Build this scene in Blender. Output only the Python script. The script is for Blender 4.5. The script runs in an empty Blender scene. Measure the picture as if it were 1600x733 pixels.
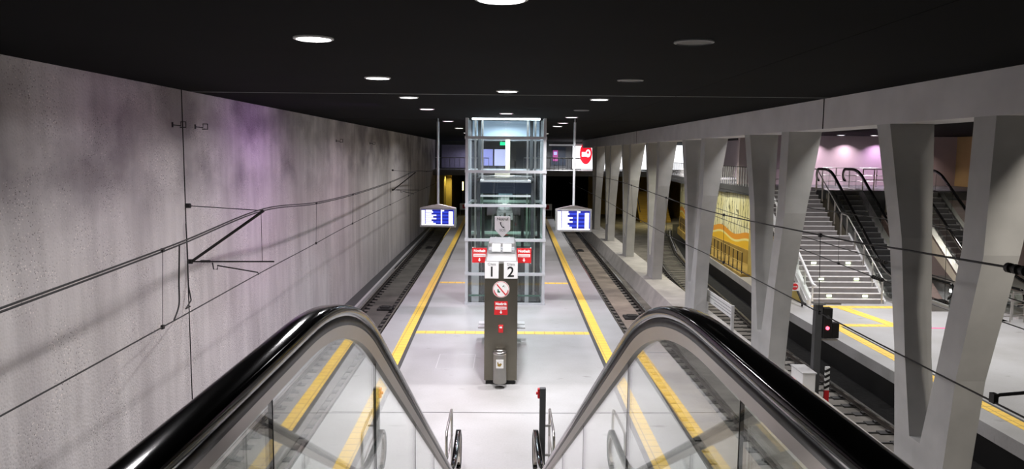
import bpy, bmesh, math, random
from mathutils import Vector, Matrix
random.seed(7)
sc = bpy.context.scene
COL = sc.collection
PI = math.pi

# ---------------------------------------------------------------- camera, world, exposure
F = 1200.0
CAMZ = 5.4
p_, y_, r_ = math.atan(126 / F), math.atan(10 / F), 0.009
FW = Vector((math.sin(y_) * math.cos(p_), math.cos(y_) * math.cos(p_), -math.sin(p_)))
R0 = Vector((math.cos(y_), -math.sin(y_), 0)); U0 = R0.cross(FW)
RT = R0 * math.cos(r_) + U0 * math.sin(r_); UP = U0 * math.cos(r_) - R0 * math.sin(r_)
cd = bpy.data.cameras.new('camera'); cam = bpy.data.objects.new('camera', cd); COL.objects.link(cam)
cd.sensor_width = 36; cd.lens = F / 1600 * 36; cd.clip_start = 0.05; cd.clip_end = 400
m = Matrix((RT, UP, -FW)).transposed().to_4x4(); m.translation = Vector((0, 0, CAMZ))
cam.matrix_world = m
sc.camera = cam
sc.view_settings.view_transform = 'Standard'; sc.view_settings.look = 'None'
sc.view_settings.gamma = 1; sc.view_settings.use_curve_mapping = False
sc.view_settings.exposure = 0.30
w = bpy.data.worlds.new('world'); sc.world = w; w.use_nodes = True
w.node_tree.nodes['Background'].inputs[0].default_value = (0.75, 0.78, 0.85, 1)
w.node_tree.nodes['Background'].inputs[1].default_value = 0.03
sc.cycles.transparent_max_bounces = 24
sc.cycles.max_bounces = 8
sc.cycles.diffuse_bounces = 4
sc.cycles.sample_clamp_indirect = 4.0

def light(name, loc, power, color=(1, 1, 1), size=0.4, spread=160, rot=(0, 0, 0), shape='DISK', sy=None):
    l = bpy.data.lights.new(name, 'AREA'); l.energy = power; l.color = color; l.shape = shape; l.size = size
    if sy: l.shape = 'RECTANGLE'; l.size_y = sy
    l.spread = math.radians(spread)
    o = bpy.data.objects.new(name, l); o.location = loc; o.rotation_euler = rot; COL.objects.link(o)
    return o
CEIL = 6.65
HALLC = 6.5
# ceiling lamps of the entrance hall behind the camera and of the hall on the right
for x in (-3.5, 0, 3.5):
    for y in (-5.5, -2.0):
        light('hall_light', (x, y, CEIL - .06), 50, (1, .97, .93), .5, 120)
for (x, y, pw, col) in ((14.5, 14, 110, (1, .97, .93)), (12.5, 20, 120, (1, .98, .97)), (17, 21, 110, (1, .97, .95)),
                        (12.6, 25.4, 190, (1, .97, 1)), (15.6, 28, 90, (1, .96, 1)), (13.0, 30.5, 22, (1, .96, 1)),
                        (19, 30, 70, (1, .93, .85)), (16.5, 38.5, 60, (1, .85, .98)), (19, 37.5, 70, (1, .85, .98)),
                        (14.0, 44, 200, (1, .92, .97)), (14.5, 52, 260, (1, .92, .97)), (14.5, 62, 260, (1, .97, 1))):
    light('hall_light', (x, y, HALLC - .08), pw, col, .5, 125)
for y in (35, 40.5, 46, 52):
    light('mural_light', (9.2 + (y - 35) * .08, y, HALLC - .1), 120, (1, .96, .80), .4, 130)
# lamps of the far hall between the pillars, under the beam line
for y, c in ((4.5, (1, .92, .82)), (8.3, (1, .92, .82)), (16.5, (1, .96, .93)), (24.5, (1, .96, .95)), (32.5, (1, .97, .95)), (40.4, (1, .97, .95)), (48.4, (1, .97, .95)), (56.4, (1, .97, .95))):
    light('pillar_light', (8.0, y, HALLC - .06), 120 if y < 9 else 62, c, .25, 180)
for x, c in ((16.33, (1, .8, .95)), (18.0, (1, .8, .95)), (19.7, (.9, .6, 1)), (21.4, (1, .8, .7))):
    light('wall_washer', (x, 40.4, HALLC - .1), 28, c, .12, 120)
light('bridge_light', (-3, 76, 6.3), 60, (.85, .85, 1), .8)
light('bridge_light', (5.5, 74.5, 6.4), 420, (.95, .95, 1), .8)
light('tunnel_light', (-5.6, 74.5, 3.2), 40, (1, .85, .35), .5)

# ---------------------------------------------------------------- helpers
def at(x, y, ax, v):
    d = FW * F + RT * (x - 800) - UP * (y - 366.5)
    i = 'XYZ'.index(ax); t = (v - (0, 0, CAMZ)[i]) / d[i]
    return Vector((0, 0, CAMZ)) + d * t

MATS = {}
def nodes(name):
    m = bpy.data.materials.new(name); m.use_nodes = True
    nt = m.node_tree; b = nt.nodes['Principled BSDF']
    MATS[name] = m
    return m, nt, b
def N(nt, t, **kw):
    n = nt.nodes.new(t)
    for k, v in kw.items():
        if k in n.inputs: n.inputs[k].default_value = v
        else: setattr(n, k, v)
    return n
def L(nt, a, b): nt.links.new(a, b)
def mat(name, col, rough=.5, metal=0, noise=.08, scale=6, bump=0, spec=.4, emit=None, es=0, coat=0):
    """plain material with gentle procedural mottling"""
    m, nt, b = nodes(name)
    b.inputs['Roughness'].default_value = rough; b.inputs['Metallic'].default_value = metal
    b.inputs['Specular IOR Level'].default_value = spec
    b.inputs['Coat Weight'].default_value = coat
    tc = N(nt, 'ShaderNodeTexCoord'); nz = N(nt, 'ShaderNodeTexNoise', Scale=scale, Detail=5.0)
    L(nt, tc.outputs['Object'], nz.inputs['Vector'])
    rp = N(nt, 'ShaderNodeValToRGB')
    c = Vector(col)
    rp.color_ramp.elements[0].position = .3; rp.color_ramp.elements[1].position = .7
    rp.color_ramp.elements[0].color = (*(c * (1 - noise)), 1); rp.color_ramp.elements[1].color = (*[min(1, q * (1 + noise)) for q in c], 1)
    L(nt, nz.outputs['Fac'], rp.inputs['Fac']); L(nt, rp.outputs['Color'], b.inputs['Base Color'])
    if bump:
        bp = N(nt, 'ShaderNodeBump', Strength=bump, Distance=.02); L(nt, nz.outputs['Fac'], bp.inputs['Height']); L(nt, bp.outputs['Normal'], b.inputs['Normal'])
    if emit:
        b.inputs['Emission Color'].default_value = (*emit, 1); b.inputs['Emission Strength'].default_value = es
    return m
def glass(name, tint=(.9, .96, .93), extra=0.0, rough=0.0):
    m = bpy.data.materials.new(name); m.use_nodes = True; nt = m.node_tree; MATS[name] = m
    nt.nodes.clear(); out = N(nt, 'ShaderNodeOutputMaterial')
    tr = N(nt, 'ShaderNodeBsdfTransparent'); tr.inputs[0].default_value = (*tint, 1)
    gl = N(nt, 'ShaderNodeBsdfGlossy'); gl.inputs['Roughness'].default_value = rough; gl.inputs['Color'].default_value = (1, 1, 1, 1)
    ge = N(nt, 'ShaderNodeNewGeometry'); dt = N(nt, 'ShaderNodeVectorMath', operation='DOT_PRODUCT')
    L(nt, ge.outputs['Incoming'], dt.inputs[0]); L(nt, ge.outputs['Normal'], dt.inputs[1])
    ab = N(nt, 'ShaderNodeMath', operation='ABSOLUTE'); L(nt, dt.outputs['Value'], ab.inputs[0])
    s1 = N(nt, 'ShaderNodeMath', operation='SUBTRACT'); s1.inputs[0].default_value = 1; L(nt, ab.outputs[0], s1.inputs[1])
    pw = N(nt, 'ShaderNodeMath', operation='POWER'); L(nt, s1.outputs[0], pw.inputs[0]); pw.inputs[1].default_value = 5
    ma = N(nt, 'ShaderNodeMath', operation='MULTIPLY_ADD'); L(nt, pw.outputs[0], ma.inputs[0]); ma.inputs[1].default_value = .96; ma.inputs[2].default_value = .04 + extra
    mx = N(nt, 'ShaderNodeMixShader'); L(nt, ma.outputs[0], mx.inputs[0]); L(nt, tr.outputs[0], mx.inputs[1]); L(nt, gl.outputs[0], mx.inputs[2])
    L(nt, mx.outputs[0], out.inputs['Surface'])
    return m
def emis(name, col, s, base=(.8, .8, .8)):
    m, nt, b = nodes(name)
    b.inputs['Base Color'].default_value = (*base, 1); b.inputs['Emission Color'].default_value = (*col, 1); b.inputs['Emission Strength'].default_value = s
    return m

# --- surfaces
def concrete_wall():
    m, nt, b = nodes('wall_concrete'); b.inputs['Roughness'].default_value = .85
    tc = N(nt, 'ShaderNodeTexCoord'); O = tc.outputs['Object']
    def noise(sx, sy, sz, scale, detail=5, w=0):
        mp = N(nt, 'ShaderNodeMapping'); mp.inputs['Scale'].default_value = (sx, sy, sz); mp.inputs['Location'].default_value = (w, w * 2, w)
        L(nt, O, mp.inputs['Vector']); n = N(nt, 'ShaderNodeTexNoise', Scale=scale, Detail=float(detail)); L(nt, mp.outputs[0], n.inputs['Vector']); return n.outputs['Fac']
    def ramp(f, p0, c0, p1, c1):
        r = N(nt, 'ShaderNodeValToRGB'); e = r.color_ramp.elements
        e[0].position = p0; e[0].color = (*c0, 1); e[1].position = p1; e[1].color = (*c1, 1); L(nt, f, r.inputs[0]); return r.outputs[0]
    def mul(a, c, f=1.0):
        x = N(nt, 'ShaderNodeMix', data_type='RGBA', blend_type='MULTIPLY'); x.inputs[0].default_value = f
        L(nt, a, x.inputs[6]); L(nt, c, x.inputs[7]); return x.outputs[2]
    base = ramp(noise(1, 1, 1, .35), .35, (.66, .63, .61), .65, (.76, .73, .715))
    streak = ramp(noise(1, .9, .10, .9, 5), .36, (.80, .79, .80), .58, (1, 1, 1))
    fine = ramp(noise(1, 3, .5, 1.2, 8, 4), .3, (.86, .86, .86), .6, (1, 1, 1))
    soot = ramp(noise(1, .55, .8, .8, 4, 9), .38, (.48, .46, .48), .60, (1, 1, 1))
    # soot lies mostly in a ragged band high on the wall
    sp = N(nt, 'ShaderNodeSeparateXYZ'); L(nt, O, sp.inputs[0])
    mr = N(nt, 'ShaderNodeMapRange', interpolation_type='SMOOTHSTEP'); mr.inputs[1].default_value = 3.6; mr.inputs[2].default_value = 5.1; L(nt, sp.outputs['Z'], mr.inputs[0])
    x = N(nt, 'ShaderNodeMix', data_type='RGBA', blend_type='MULTIPLY'); L(nt, mr.outputs[0], x.inputs[0]); L(nt, mul(mul(base, streak), fine), x.inputs[6]); L(nt, soot, x.inputs[7])
    col = x.outputs[2]
    # pitted surface
    vo = N(nt, 'ShaderNodeTexVoronoi', Scale=22.0); L(nt, O, vo.inputs['Vector'])
    pit = ramp(vo.outputs['Distance'], .14, (.22, .2, .2), .25, (1, 1, 1))
    msk = ramp(noise(1, 1, 1, .9, 3, 20), .40, (0, 0, 0), .60, (1, 1, 1))
    x2 = N(nt, 'ShaderNodeMix', data_type='RGBA', blend_type='MULTIPLY'); L(nt, msk, x2.inputs[0]); L(nt, col, x2.inputs[6]); L(nt, pit, x2.inputs[7])
    vo2 = N(nt, 'ShaderNodeTexVoronoi', Scale=17.0); L(nt, O, vo2.inputs['Vector'])
    gl = ramp(vo2.outputs['Distance'], .12, (1.6, 1.56, 1.5), .22, (1, 1, 1))
    x3 = N(nt, 'ShaderNodeMix', data_type='RGBA', blend_type='MULTIPLY'); L(nt, msk, x3.inputs[0]); L(nt, x2.outputs[2], x3.inputs[6]); L(nt, gl, x3.inputs[7])
    L(nt, x3.outputs[2], b.inputs['Base Color'])
    bp = N(nt, 'ShaderNodeBump', Strength=.25, Distance=.03); L(nt, vo.outputs['Distance'], bp.inputs['Height']); L(nt, bp.outputs[0], b.inputs['Normal'])
concrete_wall()
def floor_mat():
    m, nt, b = nodes('platform_floor')
    tc = N(nt, 'ShaderNodeTexCoord'); n1 = N(nt, 'ShaderNodeTexNoise', Scale=.5, Detail=6.0); n2 = N(nt, 'ShaderNodeTexNoise', Scale=25.0, Detail=3.0)
    L(nt, tc.outputs['Object'], n1.inputs['Vector']); L(nt, tc.outputs['Object'], n2.inputs['Vector'])
    r1 = N(nt, 'ShaderNodeValToRGB'); e = r1.color_ramp.elements; e[0].position = .3; e[0].color = (.34, .335, .325, 1); e[1].position = .62; e[1].color = (.43, .43, .43, 1)
    L(nt, n1.outputs['Fac'], r1.inputs[0])
    r2 = N(nt, 'ShaderNodeValToRGB'); e = r2.color_ramp.elements; e[0].position = .3; e[0].color = (.93, .93, .93, 1); e[1].position = .6; e[1].color = (1, 1, 1, 1)
    L(nt, n2.outputs['Fac'], r2.inputs[0])
    # scattered worn dark spots
    n3 = N(nt, 'ShaderNodeTexNoise', Scale=1.7, Detail=3.0); mp = N(nt, 'ShaderNodeMapping'); mp.inputs['Scale'].default_value = (1, 2.2, 1); L(nt, tc.outputs['Object'], mp.inputs[0]); L(nt, mp.outputs[0], n3.inputs['Vector'])
    r3 = N(nt, 'ShaderNodeValToRGB'); e = r3.color_ramp.elements; e[0].position = .24; e[0].color = (.62, .6, .58, 1); e[1].position = .33; e[1].color = (1, 1, 1, 1)
    L(nt, n3.outputs['Fac'], r3.inputs[0])
    a = N(nt, 'ShaderNodeMix', data_type='RGBA', blend_type='MULTIPLY'); a.inputs[0].default_value = 1; L(nt, r1.outputs[0], a.inputs[6]); L(nt, r2.outputs[0], a.inputs[7])
    c = N(nt, 'ShaderNodeMix', data_type='RGBA', blend_type='MULTIPLY'); c.inputs[0].default_value = 1; L(nt, a.outputs[2], c.inputs[6]); L(nt, r3.outputs[0], c.inputs[7])
    L(nt, c.outputs[2], b.inputs['Base Color']); b.inputs['Roughness'].default_value = .42
floor_mat()
def mural_mat():
    """ochre wall painting with loose dark line work and an orange and yellow wave along its foot"""
    m, nt, b = nodes('mural_paint'); b.inputs['Roughness'].default_value = .6
    tc = N(nt, 'ShaderNodeTexCoord'); sp = N(nt, 'ShaderNodeSeparateXYZ'); L(nt, tc.outputs['Object'], sp.inputs[0])
    n = N(nt, 'ShaderNodeTexNoise', Scale=.8, Detail=4.0); L(nt, tc.outputs['Object'], n.inputs['Vector'])
    r = N(nt, 'ShaderNodeValToRGB'); e = r.color_ramp.elements; e[0].position = .35; e[0].color = (.78, .72, .34, 1); e[1].position = .65; e[1].color = (.92, .90, .60, 1); L(nt, n.outputs['Fac'], r.inputs[0])
    wv = N(nt, 'ShaderNodeTexWave', bands_direction='Y', Scale=.7, Distortion=9.0, Detail=3.0); wv.inputs['Detail Scale'].default_value = 1.4; L(nt, tc.outputs['Object'], wv.inputs['Vector'])
    r2 = N(nt, 'ShaderNodeValToRGB'); e = r2.color_ramp.elements; e[0].position = .04; e[0].color = (.07, .07, .03, 1); e[1].position = .09; e[1].color = (1, 1, 1, 1); L(nt, wv.outputs['Fac'], r2.inputs[0])
    a = N(nt, 'ShaderNodeMix', data_type='RGBA', blend_type='MULTIPLY'); a.inputs[0].default_value = .8; L(nt, r.outputs[0], a.inputs[6]); L(nt, r2.outputs[0], a.inputs[7])
    # wave height: z + sin(y)
    sn = N(nt, 'ShaderNodeMath', operation='SINE'); ml = N(nt, 'ShaderNodeMath', operation='MULTIPLY'); L(nt, sp.outputs['Y'], ml.inputs[0]); ml.inputs[1].default_value = 1.3; L(nt, ml.outputs[0], sn.inputs[0])
    ad = N(nt, 'ShaderNodeMath', operation='MULTIPLY_ADD'); L(nt, sn.outputs[0], ad.inputs[0]); ad.inputs[1].default_value = .13; L(nt, sp.outputs['Z'], ad.inputs[2])
    r3 = N(nt, 'ShaderNodeValToRGB'); r3.color_ramp.interpolation = 'CONSTANT'; e = r3.color_ramp.elements
    e[0].position = 0; e[0].color = (.9, .55, .03, 1); e[1].position = .108; e[1].color = (.95, .85, .30, 1)
    q = e.new(.120); q.color = (.85, .36, .03, 1); q = e.new(.150); q.color = (0, 0, 0, 1)
    dv = N(nt, 'ShaderNodeMath', operation='DIVIDE'); L(nt, ad.outputs[0], dv.inputs[0]); dv.inputs[1].default_value = 10.0; L(nt, dv.outputs[0], r3.inputs[0])
    lt = N(nt, 'ShaderNodeMath', operation='LESS_THAN'); L(nt, dv.outputs[0], lt.inputs[0]); lt.inputs[1].default_value = .150
    x = N(nt, 'ShaderNodeMix', data_type='RGBA'); L(nt, lt.outputs[0], x.inputs[0]); L(nt, a.outputs[2], x.inputs[6]); L(nt, r3.outputs[0], x.inputs[7])
    L(nt, x.outputs[2], b.inputs['Base Color'])
mural_mat()
def ribbed():
    m, nt, b = nodes('tactile_yellow'); b.inputs['Roughness'].default_value = .6
    tc = N(nt, 'ShaderNodeTexCoord'); br = N(nt, 'ShaderNodeTexBrick', Scale=1.0); br.inputs['Brick Width'].default_value = .3; br.inputs['Row Height'].default_value = .3
    br.inputs['Color1'].default_value = (.90, .60, .09, 1); br.inputs['Color2'].default_value = (.86, .56, .09, 1); br.inputs['Mortar'].default_value = (.5, .32, .07, 1); br.inputs['Mortar Size'].default_value = .012
    br.offset = 0
    L(nt, tc.outputs['Object'], br.inputs['Vector']); L(nt, br.outputs['Color'], b.inputs['Base Color'])
ribbed()
mat('ceiling_black', (.0060, .0066, .0070), .85, spec=.06, noise=.12, scale=.6)
mat('ceiling_seam', (.30, .31, .31), .6)
mat('ceiling_gap', (.003, .003, .003), .9, spec=.1)
mat('beam_concrete', (.62, .61, .62), .8, noise=.08, scale=1.2, bump=.1)
mat('pillar_concrete', (.46, .46, .45), .75, noise=.1, scale=1.6, bump=.1)
mat('pedestal_concrete', (.40, .385, .36), .85, noise=.16, scale=1.5, bump=.2)
mat('track_slab', (.145, .135, .12), .9, noise=.35, scale=1.3, bump=.3)
mat('ballast_dark', (.012, .012, .012), .95, noise=.5, scale=9, bump=.6)
mat('dark_line', (.06, .06, .06), .7)
mat('rail_side', (.05, .042, .036), .7, noise=.2, scale=8)
mat('rail_head', (.55, .53, .5), .22, metal=1, noise=.05)
mat('iron_black', (.018, .017, .016), .6)
mat('steel', (.62, .60, .58), .28, metal=1, noise=.05, scale=3)
mat('steel_pale', (.70, .68, .66), .35, metal=1, noise=.05, scale=3)
mat('frame_silver', (.66, .68, .70), .35, metal=.3, noise=.04)
mat('bin_steel', (.33, .32, .30), .35, metal=.9, noise=.06)
mat('steel_brown', (.20, .185, .15), .38, metal=1, noise=.10, scale=2.0)
mat('steel_warm', (.33, .295, .26), .30, metal=1, noise=.05, scale=3)
mat('rubber', (.003, .003, .003), .09, noise=0, spec=.32)
mat('rubber_dull', (.003, .003, .003), .35, noise=0, spec=.1)
mat('white_paint', (.82, .82, .81), .45, noise=.03)
mat('pale_grey', (.56, .56, .56), .5, noise=.05)
mat('cap_grey', (.25, .25, .24), .4, noise=.05)
mat('mid_grey', (.25, .255, .26), .5, noise=.08)
mat('dark_grey', (.075, .077, .08), .5, noise=.08)
mat('navy_dark', (.03, .04, .06), .3, noise=.1)
mat('red_paint', (.62, .02, .025), .45, noise=.03)
mat('black_paint', (.012, .012, .012), .5)
mat('green_print', (.02, .12, .07), .5)
mat('ochre_wall', (.50, .38, .10), .6, noise=.15, scale=1)
mat('ochre_dark', (.34, .23, .05), .7, noise=.2, scale=1)
mat('pink_wall', (.60, .50, .52), .75, noise=.06, scale=.7)
mat('tan_wall', (.50, .36, .16), .75, noise=.1, scale=.7)
mat('brown_tile', (.20, .13, .12), .5, noise=.1, scale=2)
mat('cream_panel', (.62, .55, .42), .35, noise=.05)
mat('stair_concrete', (.24, .225, .22), .6, noise=.1, scale=3)
mat('stair_nosing', (.85, .83, .83), .5, noise=.02)
mat('escalator_step', (.06, .06, .062), .4, metal=.6, noise=.1, scale=6)
mat('step_edge', (.30, .30, .30), .4, metal=.6)
mat('skirt_steel', (.30, .30, .31), .25, metal=1, noise=.05)
mat('pink_reflection', (.9, .12, .3), .6)  # flat colour for a painted magenta LED reflection
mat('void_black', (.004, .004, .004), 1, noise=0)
glass('balustrade_glass', (.95, .975, .955), .0)
glass('lift_glass', (.95, .98, .985), .02)
glass('car_glass', (.88, .96, .92), .02)
emis('lamp_white', (1, .97, .98), 9)
emis('lamp_pink', (1, .70, .90), 7)
emis('lamp_off', (0, 0, 0), 0, (.12, .12, .12))
emis('lift_tube', (.85, .95, 1), 9)
emis('red_led', (1, .02, .05), 8)
emis('white_led', (1, .95, .95), 12)
emis('exit_green', (.02, .75, .30), 1.6, (.02, .3, .1))
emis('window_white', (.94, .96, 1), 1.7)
emis('screen_blue', (.015, .05, .62), .9, (.02, .02, .1))
emis('screen_navy', (.0, .005, .30), .8, (.01, .01, .05))
emis('screen_white', (.93, .93, 1), .8)
emis('shop_violet', (.32, .33, .75), 1.0, (.2, .2, .4))
emis('shop_violet_pale', (.55, .55, .90), 1.0)
emis('logo_red', (.9, .01, .03), .75, (.5, .005, .015))
emis('glow_magenta', (.35, .04, .22), .6, (.15, .02, .1))
emis('step_lamp', (.85, 1, .62), 6)
emis('frost_blue', (.30, .42, .55), .35, (.4, .5, .6))
emis('warm_lamp', (1, .8, .35), 4)

def lk(o, parent=None):
    COL.objects.link(o)
    if parent: o.parent = parent
    return o
def tag(o, label=None, cat=None, group=None, kind=None):
    if label: o['label'] = label
    if cat: o['category'] = cat
    if group: o['group'] = group
    if kind: o['kind'] = kind
    return o
def thing(name, label, cat, loc=(0, 0, 0), rz=0, group=None):
    o = bpy.data.objects.new(name, None); o.location = loc; o.rotation_euler = (0, 0, rz); o.empty_display_size = .2
    lk(o); return tag(o, label, cat, group)
def copy_tree(o, parent=None):
    c = o.copy(); COL.objects.link(c)
    if parent: c.parent = parent
    for ch in list(o.children): copy_tree(ch, c)
    return c

class MB:
    def __init__(s): s.v = []; s.f = []; s.mi = []; s.sm = []; s.cur = 0
    def add(s, vs, fs, smooth=False):
        b = len(s.v); s.v += [tuple(q) for q in vs]
        for f in fs: s.f.append([b + i for i in f]); s.mi.append(s.cur); s.sm.append(smooth)
        return s
    def box(s, a, b):
        x0, x1 = sorted((a[0], b[0])); y0, y1 = sorted((a[1], b[1])); z0, z1 = sorted((a[2], b[2]))
        return s.add([(x0, y0, z0), (x1, y0, z0), (x1, y1, z0), (x0, y1, z0), (x0, y0, z1), (x1, y0, z1), (x1, y1, z1), (x0, y1, z1)],
              [(0, 3, 2, 1), (4, 5, 6, 7), (0, 1, 5, 4), (1, 2, 6, 5), (2, 3, 7, 6), (3, 0, 4, 7)])
    def prism(s, poly, ax, a, b):
        """poly: 2D points in the two other axes (in xyz order), extruded along ax from a to b"""
        def mk(p, t):
            return {'X': (t, p[0], p[1]), 'Y': (p[0], t, p[1]), 'Z': (p[0], p[1], t)}[ax]
        n = len(poly); vs = [mk(p, a) for p in poly] + [mk(p, b) for p in poly]
        fs = [tuple(range(n))[::-1], tuple(range(n, 2 * n))] + [(i, (i + 1) % n, n + (i + 1) % n, n + i) for i in range(n)]
        return s.add(vs, fs)
    def tube(s, pts, r, seg=10, cap=True):
        pts = [Vector(q) for q in pts]; n = len(pts); rings = []
        up = None
        for i, q in enumerate(pts):
            t = (pts[min(i + 1, n - 1)] - pts[max(i - 1, 0)]).normalized()
            if up is None: up = Vector((0, 0, 1)) if abs(t.z) < .9 else Vector((1, 0, 0))
            a = t.cross(up).normalized(); c = a.cross(t).normalized(); up = c
            rr = r[i] if isinstance(r, (list, tuple)) else r
            rings.append([q + (a * math.cos(2 * PI * k / seg) + c * math.sin(2 * PI * k / seg)) * rr for k in range(seg)])
        vs = [v for ring in rings for v in ring]
        fs = [(i * seg + k, i * seg + (k + 1) % seg, (i + 1) * seg + (k + 1) % seg, (i + 1) * seg + k) for i in range(n - 1) for k in range(seg)]
        s.add(vs, fs, True)
        if cap:
            s.add(rings[0], [tuple(range(seg))]); s.add(rings[-1], [tuple(range(seg))[::-1]])
        return s
    def cyl(s, c, r, z0, z1, seg=24, r2=None):
        r2 = r if r2 is None else r2
        vs = [(c[0] + rr * math.cos(2 * PI * k / seg), c[1] + rr * math.sin(2 * PI * k / seg), z) for z, rr in ((z0, r), (z1, r2)) for k in range(seg)]
        s.add(vs, [(k, (k + 1) % seg, seg + (k + 1) % seg, seg + k) for k in range(seg)], True)
        return s.add(vs, [tuple(range(seg))[::-1], tuple(range(seg, 2 * seg))])
    def sweep(s, prof, path, smooth=True):
        """closed profile (x, n) swept on a path in the YZ plane: [(y, z), ...]"""
        n = len(path); k = len(prof); vs = []
        for i in range(n):
            a = Vector(path[max(i - 1, 0)]); b = Vector(path[min(i + 1, n - 1)]); t = (b - a).normalized(); nn = Vector((-t.y, t.x))
            for (x, h) in prof: vs.append((x, path[i][0] + nn.x * h, path[i][1] + nn.y * h))
        s.add(vs, [(i * k + j, i * k + (j + 1) % k, (i + 1) * k + (j + 1) % k, (i + 1) * k + j) for i in range(n - 1) for j in range(k)], smooth)
        return s.add(vs, [tuple(range(k))[::-1], tuple(range((n - 1) * k, n * k))])
    def build(s, name, mats, parent=None, bevel=0):
        me = bpy.data.meshes.new(name); me.from_pydata(s.v, [], s.f)
        for mm in (mats if isinstance(mats, (list, tuple)) else [mats]): me.materials.append(MATS[mm])
        me.polygons.foreach_set('material_index', s.mi); me.polygons.foreach_set('use_smooth', s.sm)
        bm = bmesh.new(); bm.from_mesh(me); bmesh.ops.recalc_face_normals(bm, faces=bm.faces); bm.to_mesh(me); bm.free()
        me.update()
        o = bpy.data.objects.new(name, me); lk(o, parent)
        if bevel:
            mo = o.modifiers.new('bevel', 'BEVEL'); mo.width = bevel; mo.segments = 2; mo.limit_method = 'ANGLE'
        return o
def box(name, a, b, m, parent=None, bevel=0): return MB().box(a, b).build(name, m, parent, bevel)
def struct(o): o['kind'] = 'structure'; return o
def text(body, size, loc, m, parent, name='lettering', rot=(PI / 2, 0, 0), bold=0, align='CENTER', ext=.002):
    c = bpy.data.curves.new(name, 'FONT'); c.body = body; c.size = size; c.align_x = align; c.align_y = 'CENTER'; c.extrude = ext; c.offset = bold
    c.materials.append(MATS[m]); o = bpy.data.objects.new(name, c); o.location = loc; o.rotation_euler = rot; lk(o, parent); return o
def lerp_poly(pts, y):
    for (y0, x0), (y1, x1) in zip(pts, pts[1:]):
        if y <= y1 or (y1, x1) == pts[-1]: return x0 + (x1 - x0) * (y - y0) / (y1 - y0)
def ribbon(name, left, right, z0, z1, mats, parent=None):
    """slab between two plan polylines given at the same stations"""
    b = MB(); n = len(left)
    vs = []
    for z in (z0, z1):
        for (x, y) in left: vs.append((x, y, z))
        for (x, y) in right: vs.append((x, y, z))
    for i in range(n - 1):
        b.add([vs[2 * n + i], vs[3 * n + i], vs[3 * n + i + 1], vs[2 * n + i + 1]], [(0, 1, 2, 3)])
        b.add([vs[i], vs[i + 1], vs[n + i + 1], vs[n + i]], [(0, 1, 2, 3)])
        b.add([vs[i], vs[2 * n + i], vs[2 * n + i + 1], vs[i + 1]], [(0, 1, 2, 3)])
        b.add([vs[n + i], vs[n + i + 1], vs[3 * n + i + 1], vs[3 * n + i]], [(0, 1, 2, 3)])
    b.add([vs[0], vs[n], vs[3 * n], vs[2 * n]], [(0, 1, 2, 3)])
    b.add([vs[n - 1], vs[2 * n - 1], vs[4 * n - 1], vs[3 * n - 1]], [(0, 1, 2, 3)])
    me = b.build(name, mats, parent)
    bm = bmesh.new(); bm.from_mesh(me.data); bmesh.ops.remove_doubles(bm, verts=bm.verts, dist=1e-4); bmesh.ops.recalc_face_normals(bm, faces=bm.faces); bm.to_mesh(me.data); bm.free()
    return me
def offs(pl, d): return [(x + d, y) for (y, x) in pl]

# ---------------------------------------------------------------- setting
Y0, Y1 = -8.0, 72.0
WX = -6.7
PL = [(Y0, -3.62), (12, -3.64), (25, -3.72), (40, -3.85), (52, -3.98), (67, -4.15)]      # island platform edges (y, x)
PR = [(Y0, 3.45), (12, 3.52), (25, 3.62), (40, 3.76), (52, 3.87), (67, 4.05)]
P3 = [(Y0, 9.86), (14, 9.86), (19, 9.86), (27.2, 9.93), (33, 10.4), (42, 11.0), (50, 11.9), (60, 13.6), (72, 16.2)]
TB = -1.08
struct(box('wall_left', (WX - .5, Y0, TB), (WX, 73, CEIL + .3), 'wall_concrete'))
for k, (y, nm) in enumerate(((16.08, ''), (54.0, ''))):
    struct(box('trim_%d' % (k + 1), (WX - .01, y - .022, TB), (WX + .004, y + .022, CEIL), 'ceiling_gap'))
struct(box('ceiling', (WX - .5, Y0, CEIL), (7.75, 70, CEIL + .35), 'ceiling_black'))
struct(box('trim_3', (WX, 16.55, CEIL - .004), (7.0, 16.60, CEIL + .01), 'ceiling_seam'))
k = 4
for x in (3.6,):
    struct(box('trim_%d' % k, (x - .012, Y0, CEIL - .003), (x + .012, 70, CEIL + .01), 'ceiling_gap')); k += 1
for y in (28.9,):
    struct(box('trim_%d' % k, (WX, y - .012, CEIL - .003), (7.0, y + .012, CEIL + .01), 'ceiling_gap')); k += 1
struct(ribbon('floor', offs(PL, 0), offs(PR, 0), -.9, 0, 'platform_floor'))
o = ribbon('trackbed', [(WX - .3, Y0), (WX - .3, 100)], [(18, Y0), (18, 100)], TB - .3, TB, 'track_slab'); struct(o)
# dark service ledge along the wall and its pale kerb
struct(box('wall_ledge', (WX, Y0, TB), (-6.12, 70, -.92), 'dark_grey'))
struct(ribbon('wall_kerb', [(-6.14, Y0), (-6.14, 30), (-6.42, 70)], [(-6.03, Y0), (-6.03, 30), (-6.33, 70)], TB, -.84, 'pale_grey'))
struct(MB().prism([(6.25, TB), (6.5, -.4), (7.7, -.4), (7.7, TB)], 'Y', Y0, 70).build('pillar_plinth', 'pedestal_concrete'))
struct(box('wall_right', (6.9, Y0, 6.0), (7.75, 70, CEIL), 'beam_concrete')); 
for y in (16.85, 41.0):
    struct(box('trim_%d' % k, (6.892, y - .018, 6.0), (6.9, y + .018, CEIL), 'ceiling_gap')); k += 1
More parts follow.
